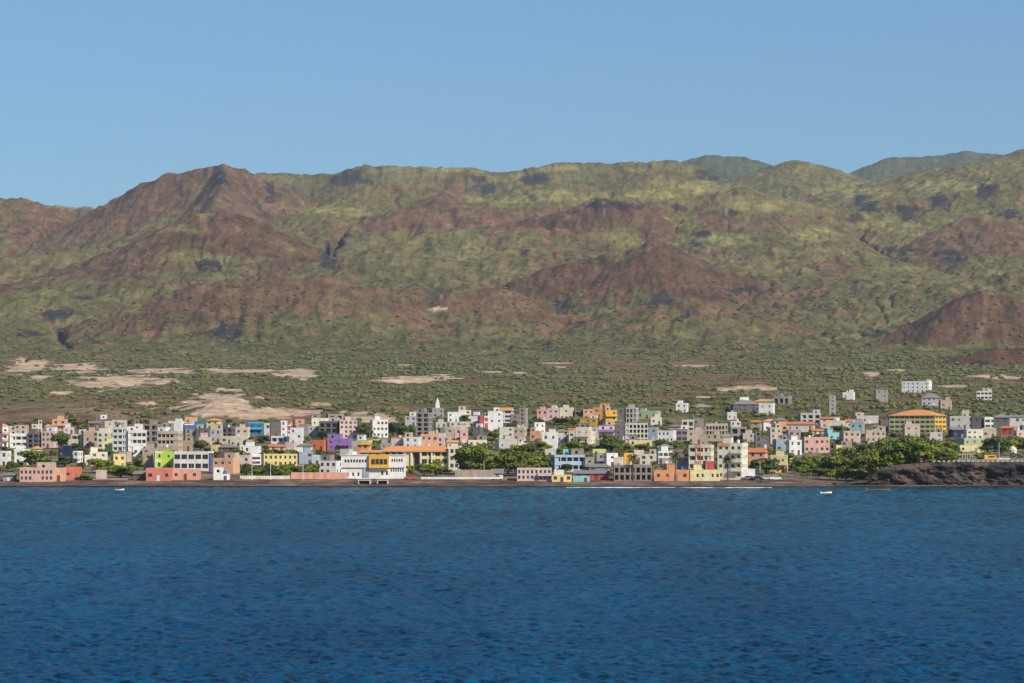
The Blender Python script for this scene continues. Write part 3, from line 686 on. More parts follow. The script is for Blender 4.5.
    for nm, (P, L, ops) in fronts.items():
        rz = 0 if nm == 'front' else (PI/2 if side == 'right' else -PI/2)
        for (a, b_, z0, z1, kind) in ops:
            if kind == 'deep': continue
            if kind == 'loggia':
                me, P_ = window_mesh(min(1.5, (b_-a)*.6), (z1-z0)*.9, wst, False); link('window', me, root, P((a+b_)/2, 1.44, z0), rz); continue
            loc = P((a+b_)/2, .12, z0)
            if kind == 'door':
                dm = MB(); ww = (b_-a); dm.box(-ww/2, ww/2, -.04, .04, 0, z1-z0)
                link('door', dm.mesh('door', [r_.choice([FRAME_B, FRAME_B, FRAME_G, FRAME_W])]), root, loc, rz); continue
            me, P_ = window_mesh(b_-a, z1-z0, wst if r_.random() < .7 else r_.choice('wbg'), big)
            wo_ = link('window', me, root, loc, rz); sc = ((b_-a)/(round((b_-a)*4)/4)); wo_.scale = (sc, 1, (z1-z0)/(round((z1-z0)*4)/4))
            if big and P_: link('pane', P_, wo_, (0, 0, 0))
    for q in range(2):
        if not tiled and not big and r_.random() < .25:
            m = MB(); xx = r_.uniform(-hw+.5, hw-.5); m.cyl((xx,0,hb),(xx,0,hb+2.6),.035,.02,5); m.box(xx-.6, xx+.6, -.02, .02, hb+2.2, hb+2.26); link('antenna', m.mesh('antenna', [FRAME_G]), root); break
    rw = {'R': ('orange hip roof'), 'G': 'orange tiled roof', 'g': 'grey hip roof', 'S': 'sloping sheet roof'}[tiled[0]] if tiled else ''
    kind = 'unfinished house' if 'O' in o else 'house'
    desc = f"{CW[colour]} {NUM[min(nf,6)]}-storey {kind}" + (f" with {rw}" if rw else (' with balconies' if feats and nf > 2 else ''))
    if H < 3.0 and nf == 1: desc = f"low {CW[colour]} hut"
    ITEMS.append([root, desc, 'house', cx, (yt+yb)/2, label])
    tag(root, label, 'house')
    if ref: ANCH.append((ref, cx, (yt+yb)/2, root))
    return root

TOWN = """
3 14 472.5 481 grey f1 g
19 53 467.5 482 pink f2 n8 c:coral | long faded pink seafront house with two rows of small windows | the long faded pink seafront house
53 64 468 481.5 peach f1 N
64 80 467 480 redcoral f1 N X | windowless bright coral shed at the end of the pink seafront row | the bright coral shed
0 9 451 467 white f2
14 29 449 465 white f2 T
82 93 455 466 cream f1
86 107 452 465 cream f2
109 125 454 468 yellow f2 c:cream l20 | vivid yellow house beside the leafy trees near the beach | the vivid yellow house
96 105 470 479 lpink f1
0 8 425 448 white c:peach t B f3
8 27 433.5 448 white f2 V n3 | white house with long black glazed balcony fronts | the white house with black glazed balconies
27 41 433 448 dgrey O f3
41 56 431 448 lpink f3 n3 | pinkish white three-storey block with six square windows | the pinkish white square-windowed block
71 85 434 447 cream f2 V
80 99 430.5 448 tan f3
97 110 431 449 cream f3 T
101 116 441 450 lyellow f1
112 131 427 452 white f4 V n3
58 73 449 462 navy f2 | dark navy blue house among trees | the navy blue house
73 81 451 463 white f2 n1
88 100 421 429 brown f1 S
95 107 419 426 dgrey f1
103 114 421 432 pale f2
112 126 420 433 pale f2
30 42 424 432 pale f2
43 52 424 433 tan f1 R o
0 6 424 433 peach f2
14 27 425 434 beige f2
62 74 427 434 pale f1
8 15 426 434 lpink f1
120 130 427 451 white f4
127 146 430 452 white f3 V n4 | white three-storey block with balconies across every floor | the white balconied block
131 144 446 456.5 white f1 X
133 145 424 431 white f1
143 159 424 448 block f4 O
157 181 431 452 beige f3 V n5 w:b | beige apartment block with rows of dark brown windows | the beige apartment block
160 179 423 433 grey f2
168 183 421 433 white f2
182 193 424 434 royal f2 c:white t | royal blue and white house high in the town | the royal blue house
194 209 421.5 429 blue f1 X | low bright blue house at the upper edge of town | the low bright blue house
184 197 417 425 peach f1
196 210 428 440 dgrey f2
183 197 429 440 block f2
210 222 429 443 lgrey f2
199 211 437 445 lpink f1
221 235 427 438 dgrey f2 O
221 232 436 444 beige f1
234 248 427 441 beige f2 T
142 157 448 457 tan f1
156 177 447 457 tan f1
143 153 452 469 tan f2
152 173 451 470 lime f2 c:cream p.02,.35 d8 X | lime green two-storey house joined to a long white block | the lime green house
173 212 451.5 471 white f2 W n5 r10 c:bluestripe s d7 X | long white two-storey house with blue end wall | the white house with blue end wall
146 171 468 481 coral f1 N | coral red seafront house below the lime green one | the coral red seafront house
171 199 469.5 480 salmon f1 N X
212 238 458 474 peach f2 N | wide plain peach house with hardly any windows | the plain peach house
237 251 455 471 lpink f2
211 219 445 454 yellow f1
218 237 444 458 brown f2 g
240 252 445 452 cream f1
213 229 474 480 white f1
134 145 471 480 brown f1 S
248 263 422 435 blue f2 c:cyan t B | blue two-storey house with cyan trim on the hillside | the blue and cyan house
239 249 427 439 cream f2
262 272 423 438 lgrey f2
270 281 422 438 dgrey f2
280 292 420.5 438 white f3 c:red p.6,1 | white house with a red stripe down its front | the red-striped white house
271 291 436 444 white f1 V
290 303 427.5 445 white f3 N | tall plain white block beside the red-striped house | the tall plain white block
295 304 419 428 salmon f2
299 310 424 436 grey f2
308 319 426 438 lgrey f2
310 329 418 427 cream f1
325 343 414 424 grey f2 O
319 339 421 439 dgrey f3 O | large dark grey unfinished block with open floors | the dark grey unfinished block
338 357 420 439 lpink f4 n4 T
311 327 440 451 bright f1 N X | bright orange red low house beside the purple one | the orange red house
327 352 438.5 451 purple f2 B.5 | wide purple house with lilac balcony | the purple house
350 360 441 452 grey f1
357 371 442 455 orange f2 R o
356 372 440 447 limey f1
285 297 442 451 lpink f1
297 312 443 454 white f2 g
243 260 446 454 white f1
260 297 454 467 yellow f2 n7 X | long yellow house above the seafront hedge of trees | the long yellow house
249 261 454 465 white f2 W
297 313 452 464 bluegrey f2
312 323 455 466 paleblue f1
319 341 461 475 white f2 n3
365 380 439 445 limey f1 N X | low acid yellow green house | the acid green house
369 388 419.5 438 white f3 n4 | white three-storey house with a blue tint beside dark trees | the tall white house among dark trees
350 356 420 437 white f2
405 417 416 426 lgrey f2
416 432 412.5 436 grey f5 O n2 | tall thin grey concrete tower block left unfinished | the tall grey concrete block
421 433 410 418 dgrey f2
391 406 437 448 cream f2 c:orange t
404 421 437 449 white f2
420 438 434 448 peach f2 T
437 451 437 448 lpink f2
445 456 427 442 beige f2
455 468 428 442 lpink f2
438 447 428 438 dgrey f2
380 392 443 450 grey f1
360 382 450 457 tan f1 G1 o
447 459 412 423 white f2
457 471 410 419 cream f2
448 480 421.5 427.5 pale f1 N X
471 483 415 427 white f2 c:purple t
431 444 408 418 grey f2
478 489 416 428 red f2 c:white p.5,1 | small red and white house in the top row | the red and white house
488 503 411 431 white f3 n2 | tall narrow white house left of the orange-roofed one | the tall narrow white house
497 514 407.5 423 white f3 G1.6 o W | white house under a broad orange roof at the town's top edge | the broad orange-roofed white house
510 519 414 424 mauve f2
519 528 408 429 grey f5 N n1 | slim grey concrete stair tower standing alone | the slim concrete tower
537 549 409 421 pink f2
548 560 408 420 lpink f2 T
560 574 407.5 420 cream f2 n3
574 585 410 420 dgrey f2 O
498 514 427 442 pale f3
513 527 427 441 beige f2
530 543 431 441 peach f1
542 558 432 450 white f2 N T | bright white blank-walled house behind the big trees | the bright white blank house
545 555 427 434 brown f1
554 569 429 443 lgrey f2 g
568 578 428 441 orange f2
576 592 427 444 cream f2 B
495 519 439 450 lgrey f1
517 530 443 451 cream f1
459 468 431 443 pink f2
467 487 440 447 cream f1
469 483 427 438 dgrey f2 N
517 552 468 481 lpink f2 n8 B.4 | long pinkish seafront villa in front of the big dark trees | the long pinkish seafront villa
492 503 469 478 white f1 S1.5 N
551 585 455 472 paleblue f2 n5 V | pale blue and white two-storey house with a turquoise roof terrace | the pale blue house
563 583 449 458 turq f1 N X
552 572 475 482 yellow f1 n3 X | small yellow beach kiosk beside the turquoise one | the small yellow kiosk
573 590 476 482 turq f1 n2 X | low turquoise beach kiosk | the turquoise kiosk
554 564 470 478 white f1
584 594 457 472 grey f2
583 594 409 420 peach f2
593 610 407.5 425 orange f3 c:gold p0,.5 | tall orange house beside the yellow one on the ridge | the tall orange house
603 617 410 426 gold f3 B | golden yellow house stepping down beside the orange one | the golden yellow house
580 600 418 427 ochre f2
612 629 408 424 dgrey f3 N
626 639 407.5 423 lgrey f3 O n3
637 662 411 419 palegreen f1
676 689 403 413 white f2 T | lone white villa on the slope above the town | the lone white hillside villa
625 648 423 443 pale f4 O n6 | pale unfinished block riddled with open window holes | the pale unfinished block
615 627 424 440 dgrey f3 N
598 615 425 437 lpink f2 c:purple t B | white and purple-banded house | the purple-banded house
578 599 427 440 lgrey f2
569 596 431 444 cream f2 c:orange p.3,.7
644 659 427 441 bluegrey f2
658 677 430.5 443 white f2 n4 | bright white house behind a line of round trees | the bright white house behind round trees
676 688 429 442 mauve f2 W
687 704 430 444 beige f2
629 653 440 447 lyellow f1 N
592 606 449 458 limey f1 N X | vivid lime yellow roof hut behind the seafront | the lime yellow hut
595 606 453 466 grey f2
604 618 453 467 white f2
614 624 457 467 cream f2
622 633 453 465 gold f2 | small golden house behind the open seafront terrace | the small golden house
633 644 450 462 lpink f2
640 657 454 466 cream f2
656 673 451 464 white f2 W n3
657 673 444 453 grey f1 g1.5
585 610 464 474 mauve f1 S1 N
575 609 470.5 480 red f1 S1 N X | long low red seafront stall beside the kiosks | the red stall
614 652 465 481 block f2 O n7 | open seafront terrace building of bare concrete bays | the open concrete terrace building
654 690 470 481 orange f1 n4 | low orange seafront house with a raised middle | the low orange seafront house
664 676 463.5 473 orange f1 n1 X
678 692 457 470 grey f2
689 715 445 471 cream f3 V r14 d6 c:orange p.3,.55 | cream apartment house with an orange-framed middle bay | the cream house with orange-framed bay
718 750 443 480 cream f4 n4 r18 d9 c:orange q B.45 | tall cream four-storey seafront block with orange top band | the tall cream seafront block
704 714 461 472 red f1
690 720 470 481 lyellow f1 n6
741 755 469 480 white f2
706 729 423.5 440 beige f3 O n7
698 716 426 436 tan f1
700 732 434 446 tan f2
731 747 427 442 grey f2 O
743 756 433 443 lpink f2
729 741 421 432 pale f2
755 769 436 449 dgrey f2
768 782 427.5 445 beige f3
780 790 429 442 pale f2 G1
787 817 421.5 432 pale f1 G1.4 | long low building under a terracotta roof | the long terracotta-roofed building
787 801 430 443 grey f2
787 802 440 455 white f2 T
774 789 439 451 bluegrey f2
749 769 448 466 salmon f2 G1.6 | salmon house with a tiled roof beside the tall cream block | the salmon tiled house
771 789 455 473 lyellow f2 B.5 | pale yellow house beside the round seafront tree | the pale yellow house
732 760 400 412 dgrey f2 g2.4 n6 | wide dark grey hip-roofed villa above the town | the wide dark grey villa
739 749 397 403 white f1
755 769 399 412 tan f2 R o
759 776 403 415 white f2
774 793 396 405 grey f1 O
802 830 437 453 pink f2 n5 w:b | pink building with a row of arched windows | the pink arcaded building
828 847 420.5 430 cream f1
846 864 419 429 cream f1 G1.3
799 821 413 424 lgrey f2 O
825 842 432.5 441 turq f1
841 861 431 443 beige f2
850 866 422 435 tealgrey f2
866 887 430 443 beige f2 n4
890 908 422 432 white f1 S1.2
835 842 445 456 yellow f2 N
841 852 441 452 grey f2
853 879 415.5 424 lgrey f1
880 892 420 430 dgrey f1
829 836 395 415 grey f5 N n1 | slim grey concrete shaft on the scrub slope | the slim grey shaft
843 856 392 400 white f1 T | small low white house alone on the scrub slope | the small lone white house
875 888 390 402 grey f3
922 943 393 406 lgrey f2 g3
903 934 381 393 white f3 n6 d12 r20 | big white three-storey building highest up the slope | the big white building up the slope
977 994 391 400 white f2 n4 W | white house with dark windows on the right-hand upper slope | the white house on the upper slope
892 951 409.5 434 olivecream f4 V n9 r27 d18 c:gold s R3.0 o | large greenish cream apartment block with yellow end wall and orange roof | the yellow-ended apartment block
950 974 416 429 lgrey f2
962 970 410 418 pale f1
972 984 416 429 dgrey f2 N
983 997 417 429 white f2 W
994 1012 413.5 433 dgrey f2 g2 c:white
1008 1026 415 431 lgrey f2 S1
966 983 429 440 cream f2
982 997 428 438 beige f1
950 966 427 438 navy f1 S
959 986 438 452 palegreen f2 N X | pale green flat-topped house behind the clifftop fence | the pale green house
958 986 445 453 lyellow f1 N X
1015 1030 430 438 lpink f1
904 920 424 438 beige f2
940 952 400 410 tan f1
1002 1016 426 435 red f1 G1
698 709 452 466 bluegrey f2
660 672 458 466 grey f1
868 879 441 452 pale f2
790 801 458 470 beige f1
545 556 449 458 pale f1
507 519 460 470 beige f1 R
446 458 440 450 cream f1 G1 o
340 352 449 458 pale f2
230 242 436 446 pale f2
178 192 441 451 tan f1
66 78 439 449 beige f2
118 130 452 462 beige f2
30 42 446 455 pale f1 R o
725 737 412 420 pale f1
650 662 417 425 pale f1
693 704 418 426 block f1
930 944 432 442 pale f2
"""
_n = 0
for ln in TOWN.strip().splitlines():
    p = [q.strip() for q in ln.split('|')]; t_ = p[0].split(); _n += 1
    opt = ' '.join(q.replace('c:', 'c').replace('w:', 'w') for q in t_[5:])
    house(float(t_[0]), float(t_[1]), float(t_[2]), float(t_[3]), t_[4], opt, p[1] if len(p) > 1 else None, p[2] if len(p) > 2 else None, _n)
import re
# ------------------------------------------------------------------ the two big seafront buildings
def big_white():
    D = 988.; yb = 480.5; cx = 373; k = D/F; X = wx(cx, D)
    lx = lambda p: (p-cx)*k; lz = lambda r: (yb-r)*k
    root = link('house', None, None, (X, D, wz(yb, D)), 0)
    W, G, Y = wallmat('white'), wallmat('bluegrey'), wallmat('gold')
    def mass(p0, p1, r0, r1, y0, y1, ops, mat=W, nm='wall'):
        mb = MB(); x0, x1, z0, z1 = lx(p0), lx(p1), lz(r1), lz(r0)
        facade(mb, lambda u, n, z: (x0+u, y0+n, z), x1-x0, z0, z1, ops)
        mb.quad((x1,y0,z0),(x1,y1,z0),(x1,y1,z1),(x1,y0,z1)); mb.quad((x0,y1,z0),(x0,y0,z0),(x0,y0,z1),(x0,y1,z1))
        mb.quad((x0,y0,z1),(x1,y0,z1),(x1,y1,z1),(x0,y1,z1)); mb.quad((x0,y0,z0),(x0,y1,z0),(x1,y1,z0),(x1,y0,z0))
        link(nm, mb.mesh(nm, [mat, DARK]), root)
        for (a, b, c, d, *_) in ops:
            me, P = window_mesh(b-a, d-c, 'b' if mat is Y else 'g', True); w_ = link('window', me, root, (x0+(a+b)/2, y0+.12, c)); link('pane', P, w_)
    def row(p0, p1, n, r0, r1, off, frac=.7):
        st = (lx(p1)-lx(p0))/n; return [(lx(p0)-off+st*(i+.5-frac/2), lx(p0)-off+st*(i+.5+frac/2), lz(r1), lz(r0), 'win') for i in range(n)]
    mass(341, 369, 455.5, 467.5, 0, 8, row(344, 367, 8, 459.5, 462.5, lx(341)))
    mass(369, 389, 454.6, 468, -.9, 8, row(371, 387.5, 4, 459, 464.5, lx(369), .9), Y, 'yellow_bay')
    mass(389, 405, 455.5, 467.5, 0, 8, row(391, 403, 5, 458.6, 461.8, lx(389)))
    mass(341, 363, 468, 484, .5, 8, row(345, 361, 3, 472.5, 476, lx(341), .35))
    mass(369, 405, 468, 484, .5, 8, row(380, 389, 2, 471, 475, lx(369), .5)+row(390, 404, 6, 467.5+1.2, 472, lx(369), .55))
    mass(363, 369, 467.5, 484, .2, 8, [], G, 'grey_panel')
    m = MB()
    for a, b in ((341, 368.8), (389.2, 405)): m.box(lx(a)-.2, lx(b)+.2, -.25, 8.2, lz(455.4), lz(454.7))
    link('roof', m.mesh('roof', [W]), root)
    m = MB(); m.box(lx(352), lx(356), 3, 6, lz(454.6), lz(451.5)); link('stair_head', m.mesh('stair_head', [W]), root)
    tag(root, 'long white modern seafront building with a yellow framed glazed bay', 'house'); ANCH.append(('the white building with yellow bay', 373, 467, root)); FOOT.append((X, D+4, 12)); ITEMS.append([root, '', 'house', 373, 467, root['label']])
big_white()
def big_cream():
    D = 1062.; yb = 471.5; cx = 420; k = D/F; X = wx(cx, D); lx = lambda p: (p-cx)*k; lz = lambda r: (yb-r)*k
    root = link('house', None, None, (X, D, wz(yb, D)), R(-3)); C_ = wallmat('cream'); L_ = wallmat('lyellow')
    def mass(p0, p1, r0, y0, y1, ops, mat, nm='wall', st='g'):
        mb = MB(); x0, x1, z0, z1 = lx(p0), lx(p1), -3, lz(r0)
        facade(mb, lambda u, n, z: (x0+u, y0+n, z), x1-x0, z0, z1, ops)
        mb.quad((x1,y0,z0),(x1,y1,z0),(x1,y1,z1),(x1,y0,z1)); mb.quad((x0,y1,z0),(x0,y0,z0),(x0,y0,z1),(x0,y1,z1)); mb.quad((x0,y0,z1),(x1,y0,z1),(x1,y1,z1),(x0,y1,z1))
        link(nm, mb.mesh(nm, [mat, DARK]), root)
        for (a, b, c, d, *_) in ops:
            me, P = window_mesh(b-a, d-c, st, True); w_ = link('window', me, root, (x0+(a+b)/2, y0+.14, c)); link('pane', P, w_)
    def grid(p0, p1, n, off, w=1.5, h=1.5, rows=(451.5, 459, 466.5)): return [(lx(p0)-off+(lx(p1)-lx(p0))*(i+.5)/n-w/2, lx(p0)-off+(lx(p1)-lx(p0))*(i+.5)/n+w/2, lz(r)-h, lz(r), 'win') for i in range(n) for r in rows]
    mass(382, 404, 451, 0, 10, grid(384, 403, 3, lx(382)), wallmat('white'))
    mass(404, 413, 451, -.3, 10, [], L_)
    mass(413, 419.5, 451, .5, 10, [(.3, lx(419.5)-lx(413)-.3, .4, lz(452.5), 'win')], wallmat('grey'), 'glazed_stair')
    mass(419.5, 449, 451, -.3, 10, grid(421, 448, 4, lx(419.5), 1.9, 1.7), L_)
    mass(449, 460, 446, -2, 10, grid(450, 459.5, 2, lx(449), 1.2, 1.5, (449, 456, 463.5)), C_)
    for p in (405, 411.5, 421, 432):
        m = MB(); m.box(lx(p)-.3, lx(p)+.3, -.9, -.32, -1, lz(451)); link('column', m.mesh('column', [C_]), root)
    m = MB(); x0, x1 = lx(380.5), lx(448.8); z = lz(451)+.01; a = [(x0,-1.2,z),(x1,-1.2,z),(x1,10.6,z),(x0,10.6,z)]; r1, r2 = (x0+3, 4.7, z+1.9), (x1-2, 4.7, z+1.9)
    m.quad(a[0],a[1],r2,r1); m.quad(a[2],a[3],r1,r2); m.tri(a[1],a[2],r2); m.tri(a[3],a[0],r1); m.box(x0, x1, -1.2, 10.6, z-.35, z-.01)
    link('roof', m.mesh('roof', [OTILE]), root)
    tag(root, 'large three-storey cream building under one long orange roof', 'house'); ANCH.append(('the long orange-roofed cream building', 420, 459, root)); FOOT.append((X, D+5, 15)); ITEMS.append([root, '', 'house', 420, 459, root['label']])
big_cream()
def church():
    D = at_row(437.5, 412); k = D/F; X = wx(437.5, D); root = link('church_tower', None, None, (X, D, wz(416, D)), .1)
    h = (416-400)*k; m = MB(); w = 1.6
    for i, (z0, z1, r) in enumerate(((-2, h*.45, w), (h*.45, h*.72, w*.8), (h*.72, h*.9, w*.6))): m.box(-r, r, -r, r, z0, z1); m.box(-r-.15, r+.15, -r-.15, r+.15, z1, z1+.15)
    link('tower', m.mesh('tower', [wallmat('white')]), root)
    m = MB(); m.cyl((0,0,h*.9+.15),(0,0,h*1.15),w*.55,.05,8); link('spire', m.mesh('spire', [wallmat('white')]), root)
    for s in (-.5, .5):
        m = MB(); m.box(s-.25, s+.25, -w-.03, -w+.1, h*.2, h*.38); link('window', m.mesh('window', [DARK]), root)
    tag(root, 'thin white stepped church tower rising above the top row of houses', 'church tower'); ANCH.append(('the white church tower', 437.5, 404, root))
church()

# ------------------------------------------------------------------ fill the gaps between the houses read off the photograph
cov = np.zeros((683, 1024), bool)
for it in ITEMS:
    pass
for ln in TOWN.strip().splitlines():
    a = ln.split()[:4]; x0, x1, y0, y1 = [int(float(q)) for q in a]; cov[max(0,y0):y1, max(0,x0):min(1024,x1)] = True
cov[451:481, 341:461] = True

# ------------------------------------------------------------------ trees
def leaf_mat(name, c):
    m, t, b = nt(name); geo = t.nodes.new('ShaderNodeNewGeometry'); info = t.nodes.new('ShaderNodeObjectInfo')
    n = noise(t, .55, 3, .6, geo.outputs['Position']); n2 = noise(t, 3.1, 2, .5, geo.outputs['Position'])
    col = mix(t, tuple(q*.62 for q in c), tuple(min(1, q*1.5) for q in c), ramp(t, n, [(.32, 0), (.68, 1)]))
    col = mix(t, col, ramp(t, n2, [(.3, .75), (.7, 1.2)]), 1.0, 'MULTIPLY')
    col = mix(t, col, ramp(t, info.outputs['Random'], [(0, (.80,.86,.85)), (.5, (1,1,1)), (1, (1.25,1.08,.9))]), 1.0, 'MULTIPLY')
    t.links.new(col, b.inputs['Base Color']); b.inputs['Roughness'].default_value = .7; b.inputs['Specular IOR Level'].default_value = .15
    return m
LEAF_B = leaf_mat('leaves_bright', (.150,.180,.026)); LEAF_D = leaf_mat('leaves_dark', (.080,.110,.024)); LEAF_P = leaf_mat('palm_leaves', (.09,.105,.03)); SCRUBM = leaf_mat('scrub_leaves', (.105,.112,.040))
BARK = simple('bark', (.12,.085,.06), .9)
def crown_mesh(seed, n, lobes, mat, q=.055):
    g = np.random.default_rng(seed)
    C_ = []; 
    for _ in range(lobes):
        a = g.uniform(0, 2*PI); r = g.uniform(0, .34); C_.append((r*math.cos(a), r*math.sin(a), g.uniform(.28, .80), g.uniform(.16, .25)))
    C_ = np.array(C_); k = g.integers(0, lobes, n); d = g.normal(size=(n, 3)); d /= np.linalg.norm(d, axis=1)[:, None]; d[:, 2] = np.where(g.random(n) < .75, np.abs(d[:, 2]), d[:, 2])
    rr = C_[k, 3]*g.uniform(.62, 1.08, n); P = C_[k, :3]+d*rr[:, None]*np.array([1, 1, .85])
    P[:, 2] = np.clip(P[:, 2], .05, 1.02)
    nrm = d+g.normal(size=(n, 3))*.55; nrm /= np.linalg.norm(nrm, axis=1)[:, None]
    a = np.cross(nrm, g.normal(size=(n, 3))); a /= np.linalg.norm(a, axis=1)[:, None]; b = np.cross(nrm, a); s = (q*g.uniform(.6, 1.3, n))[:, None]
    V = np.stack([P-a*s-b*s*.7, P+a*s-b*s*.7, P+a*s+b*s*.7, P-a*s+b*s*.7], 1).reshape(-1, 3)
    return big_mesh('crown', V, np.arange(4*n).reshape(n, 4), [mat], False)
def trunk_mesh(seed):
    r_ = random.Random(seed); m = MB(); m.cyl((0,0,-.25),(.01,0,.3),.035,.026,7)
    for _ in range(4): a = r_.uniform(0, 2*PI); m.cyl((.01,0,.26),(.2*math.cos(a),.2*math.sin(a),.62),.02,.007,5)
    return m.mesh('trunk', [BARK], True)
PROTO = {'b': [(crown_mesh(10+i, 2300, 13, LEAF_B, .036), trunk_mesh(i)) for i in range(4)], 'd': [(crown_mesh(30+i, 2300, 12, LEAF_D, .036), trunk_mesh(9+i)) for i in range(4)],
         's': [(crown_mesh(50+i, 500, 7, (LEAF_B, LEAF_D)[i % 2], .07), trunk_mesh(20+i)) for i in range(4)]}
def palm_meshes(seed):
    r_ = random.Random(seed); m = MB(); pts = [(.0,0,-.1),(.012,0,.25),(.02,.01,.5),(.012,.01,.74)]
    for a, b, ra, rb in zip(pts, pts[1:], (.030,.022,.019), (.022,.019,.016)): m.cyl(a, b, ra, rb, 8, 0, False)
    T = m.mesh('trunk', [BARK], True); m = MB(); top = Vector((.012,.01,.745))
    for f in range(34):
        a = 2*PI*f/34*2.62+r_.uniform(-.1,.1); el = r_.uniform(-.5, 1.15); L = r_.uniform(.2,.27); p = top.copy(); dr = Vector((math.cos(a)*math.cos(el), math.sin(a)*math.cos(el), math.sin(el)))
        side = dr.cross(Vector((0,0,1))).normalized(); prev = None
        for s in range(7):
            w = .036*math.sin(PI*(s+.6)/7.4)+.004; q = (p-side*w-Vector((0,0,w*.5)), p.copy(), p+side*w-Vector((0,0,w*.5)))
            if prev:
                m.quad(tuple(prev[0]), tuple(prev[1]), tuple(q[1]), tuple(prev[0].lerp(q[0], .55))); m.quad(tuple(prev[1]), tuple(prev[2]), tuple(prev[2].lerp(q[2], .55)), tuple(q[1]))
            prev = q; p = p+dr*L/6; dr = (dr+Vector((0,0,-.22))).normalized()
    return m.mesh('crown', [LEAF_P]), T
PALM = [palm_meshes(3), palm_meshes(8)]
TD = {'b': 'bright green broad tree', 'd': 'dark green tree', 's': 'small green bushy tree', 'p': 'palm tree'}
def tree(px, yb, wpx, hpx, kind, label=None, ref=None):
    D = at_row(px, yb); k = D/F; X = wx(px, D); nm = {'p': 'palm_tree', 's': 'small_tree'}.get(kind, 'tree')
    root = link(nm, None, None, (X, D, wz(yb, D)-.1), random.uniform(0, 6.28))
    if kind == 'p':
        cm, tm = random.choice(PALM); H = hpx*k/.98; root.scale = (H*1.0, H*1.0, H); link('crown', cm, root); link('trunk', tm, root)
    else:
        cm, tm = random.choice(PROTO[kind]); s = wpx*k/.74; root.scale = (s, s*.9, hpx*k/1.0); link('crown', cm, root); link('trunk', tm, root)
    tag(root, label, 'palm tree' if kind == 'p' else 'tree', {'p': 'palms along the seafront', 's': 'small trees among the houses'}.get(kind, 'trees in the town'))
    ITEMS.append([root, TD[kind], 'tree', px, yb-hpx/2, label])
    if ref: ANCH.append((ref, px, yb-hpx/2, root))
    x0, x1 = int(px-wpx/2), int(px+wpx/2); cov[int(yb-hpx):int(yb), max(0,x0):max(0,min(1024,x1))] = True
    FOOT.append((X, D, wpx*k*.35)); return root
TREES = """10 471 12 10 d;20 468 10 8 b;38 469 29 21 b;65 467 22 12 d;62 449 18 17 d;72 450 13 8 s;80 453 10 6 s;101 473 23 15 b;92 473 8 13 p;87 480 16 8 s;121 478 25 13 b;132 478 14 10 d;105 457 20 8 d;96 456 10 6 s
140 465 9 6 s;131 458 8 6 s;200 450 20 10 d;188 448 14 8 s;216 459 9 8 s;237 458 14 9 d;245 445 14 6 s;220 429 10 6 s;246 477 15 14 d;257 478 17 14 b;269 478 17 15 d;282 478 18 14 b;296 477 17 14 d;309 475 17 13 b;318 472 12 9 d
262 443 16 8 d;248 446 13 6 s;266 455 14 6 s;280 455 15 6 d;293 455 12 6 s;322 440 18 10 d;331 461 14 9 d;340 460 12 7 s;366 439 16 17 d;371 446 14 7 b;383 445 8 7 s;393 436 16 15 d;406 437 15 12 d;443 436 11 9 b;464 421 11 7 b
436 476 18 18 b;424 476 18 14 b;407 474 9 10 p;470 475 28 29 b;486 474 26 25 d;500 475 27 23 b;517 476 27 25 d;533 472 25 22 b;546 469 18 18 d;481 458 24 15 b;529 457 20 14 d;541 453 22 13 b;492 444 18 14 b;468 438 10 9 d
515 426 8 6 s;572 454 20 14 b;585 453 17 11 d;597 453 14 9 b;566 472 13 9 d;561 425 16 8 d;534 425 14 8 s;611 453 24 17 d;623 457 20 15 b;641 453 19 10 b;653 454 14 8 d;661 448 16 9 d;675 449 17 9 b;687 448 12 8 d
766 474 29 17 d;788 464 14 12 b;797 473 14 12 d;755 433 12 6 s;803 474 18 17 b;815 474 19 19 b;829 475 21 20 d;842 476 23 22 b;855 476 21 24 d;869 477 27 31 b;881 478 24 24 b;850 464 23 19 b;893 467 27 30 b;906 465 25 31 d;919 464 27 28 b;933 462 25 25 b;947 460 22 21 b;956 460 14 14 d;874 483 18 10 b
862 482 12 8 d;800 438 14 6 s;838 432 14 7 d;988 454 17 16 d;1001 454 21 19 b;1015 452 20 18 b;1026 452 14 15 d;977 461 10 8 s;1021 427 9 8 b;675 481 15 33 p;655 480 12 22 p;728 481 15 29 p;633 481 11 30 p;641 479 9 14 p;412 475 8 10 s;445 474 9 8 s
716 447 12 6 s;740 446 12 7 s;762 436 10 5 s;823 447 10 6 s;835 462 14 10 d;880 452 14 9 d;896 446 12 8 b;912 444 14 9 b;926 445 12 8 d;160 449 8 5 s;170 452 8 5 s;208 453 10 6 s;306 446 9 6 s;355 462 8 6 s;508 432 8 6 s;549 440 9 7 s;605 441 10 7 s;690 460 10 8 s"""
TREES += '''
806 478 16 12 b;818 479 15 12 d;830 480 16 13 b;846 481 17 13 d;858 481 16 13 b;872 474 20 18 b;886 470 20 20 d;900 468 18 14 b;912 467 18 14 d;926 465 18 14 b;940 463 18 13 d;952 462 14 12 b;865 462 22 20 d;880 458 20 18 b;838 468 20 16 d;480 474 24 20 d;508 474 22 18 b;524 474 22 17 b;540 472 20 16 d;465 474 20 20 d;552 470 14 14 b;474 460 20 14 d;508 462 18 14 d;518 456 16 12 b;994 452 16 13 b;1008 451 16 13 d'''
for q in TREES.replace('\n', ';').split(';'):
    a = q.split(); tree(float(a[0]), float(a[1]), float(a[2]), float(a[3]), a[4])
rt = random.Random(5)

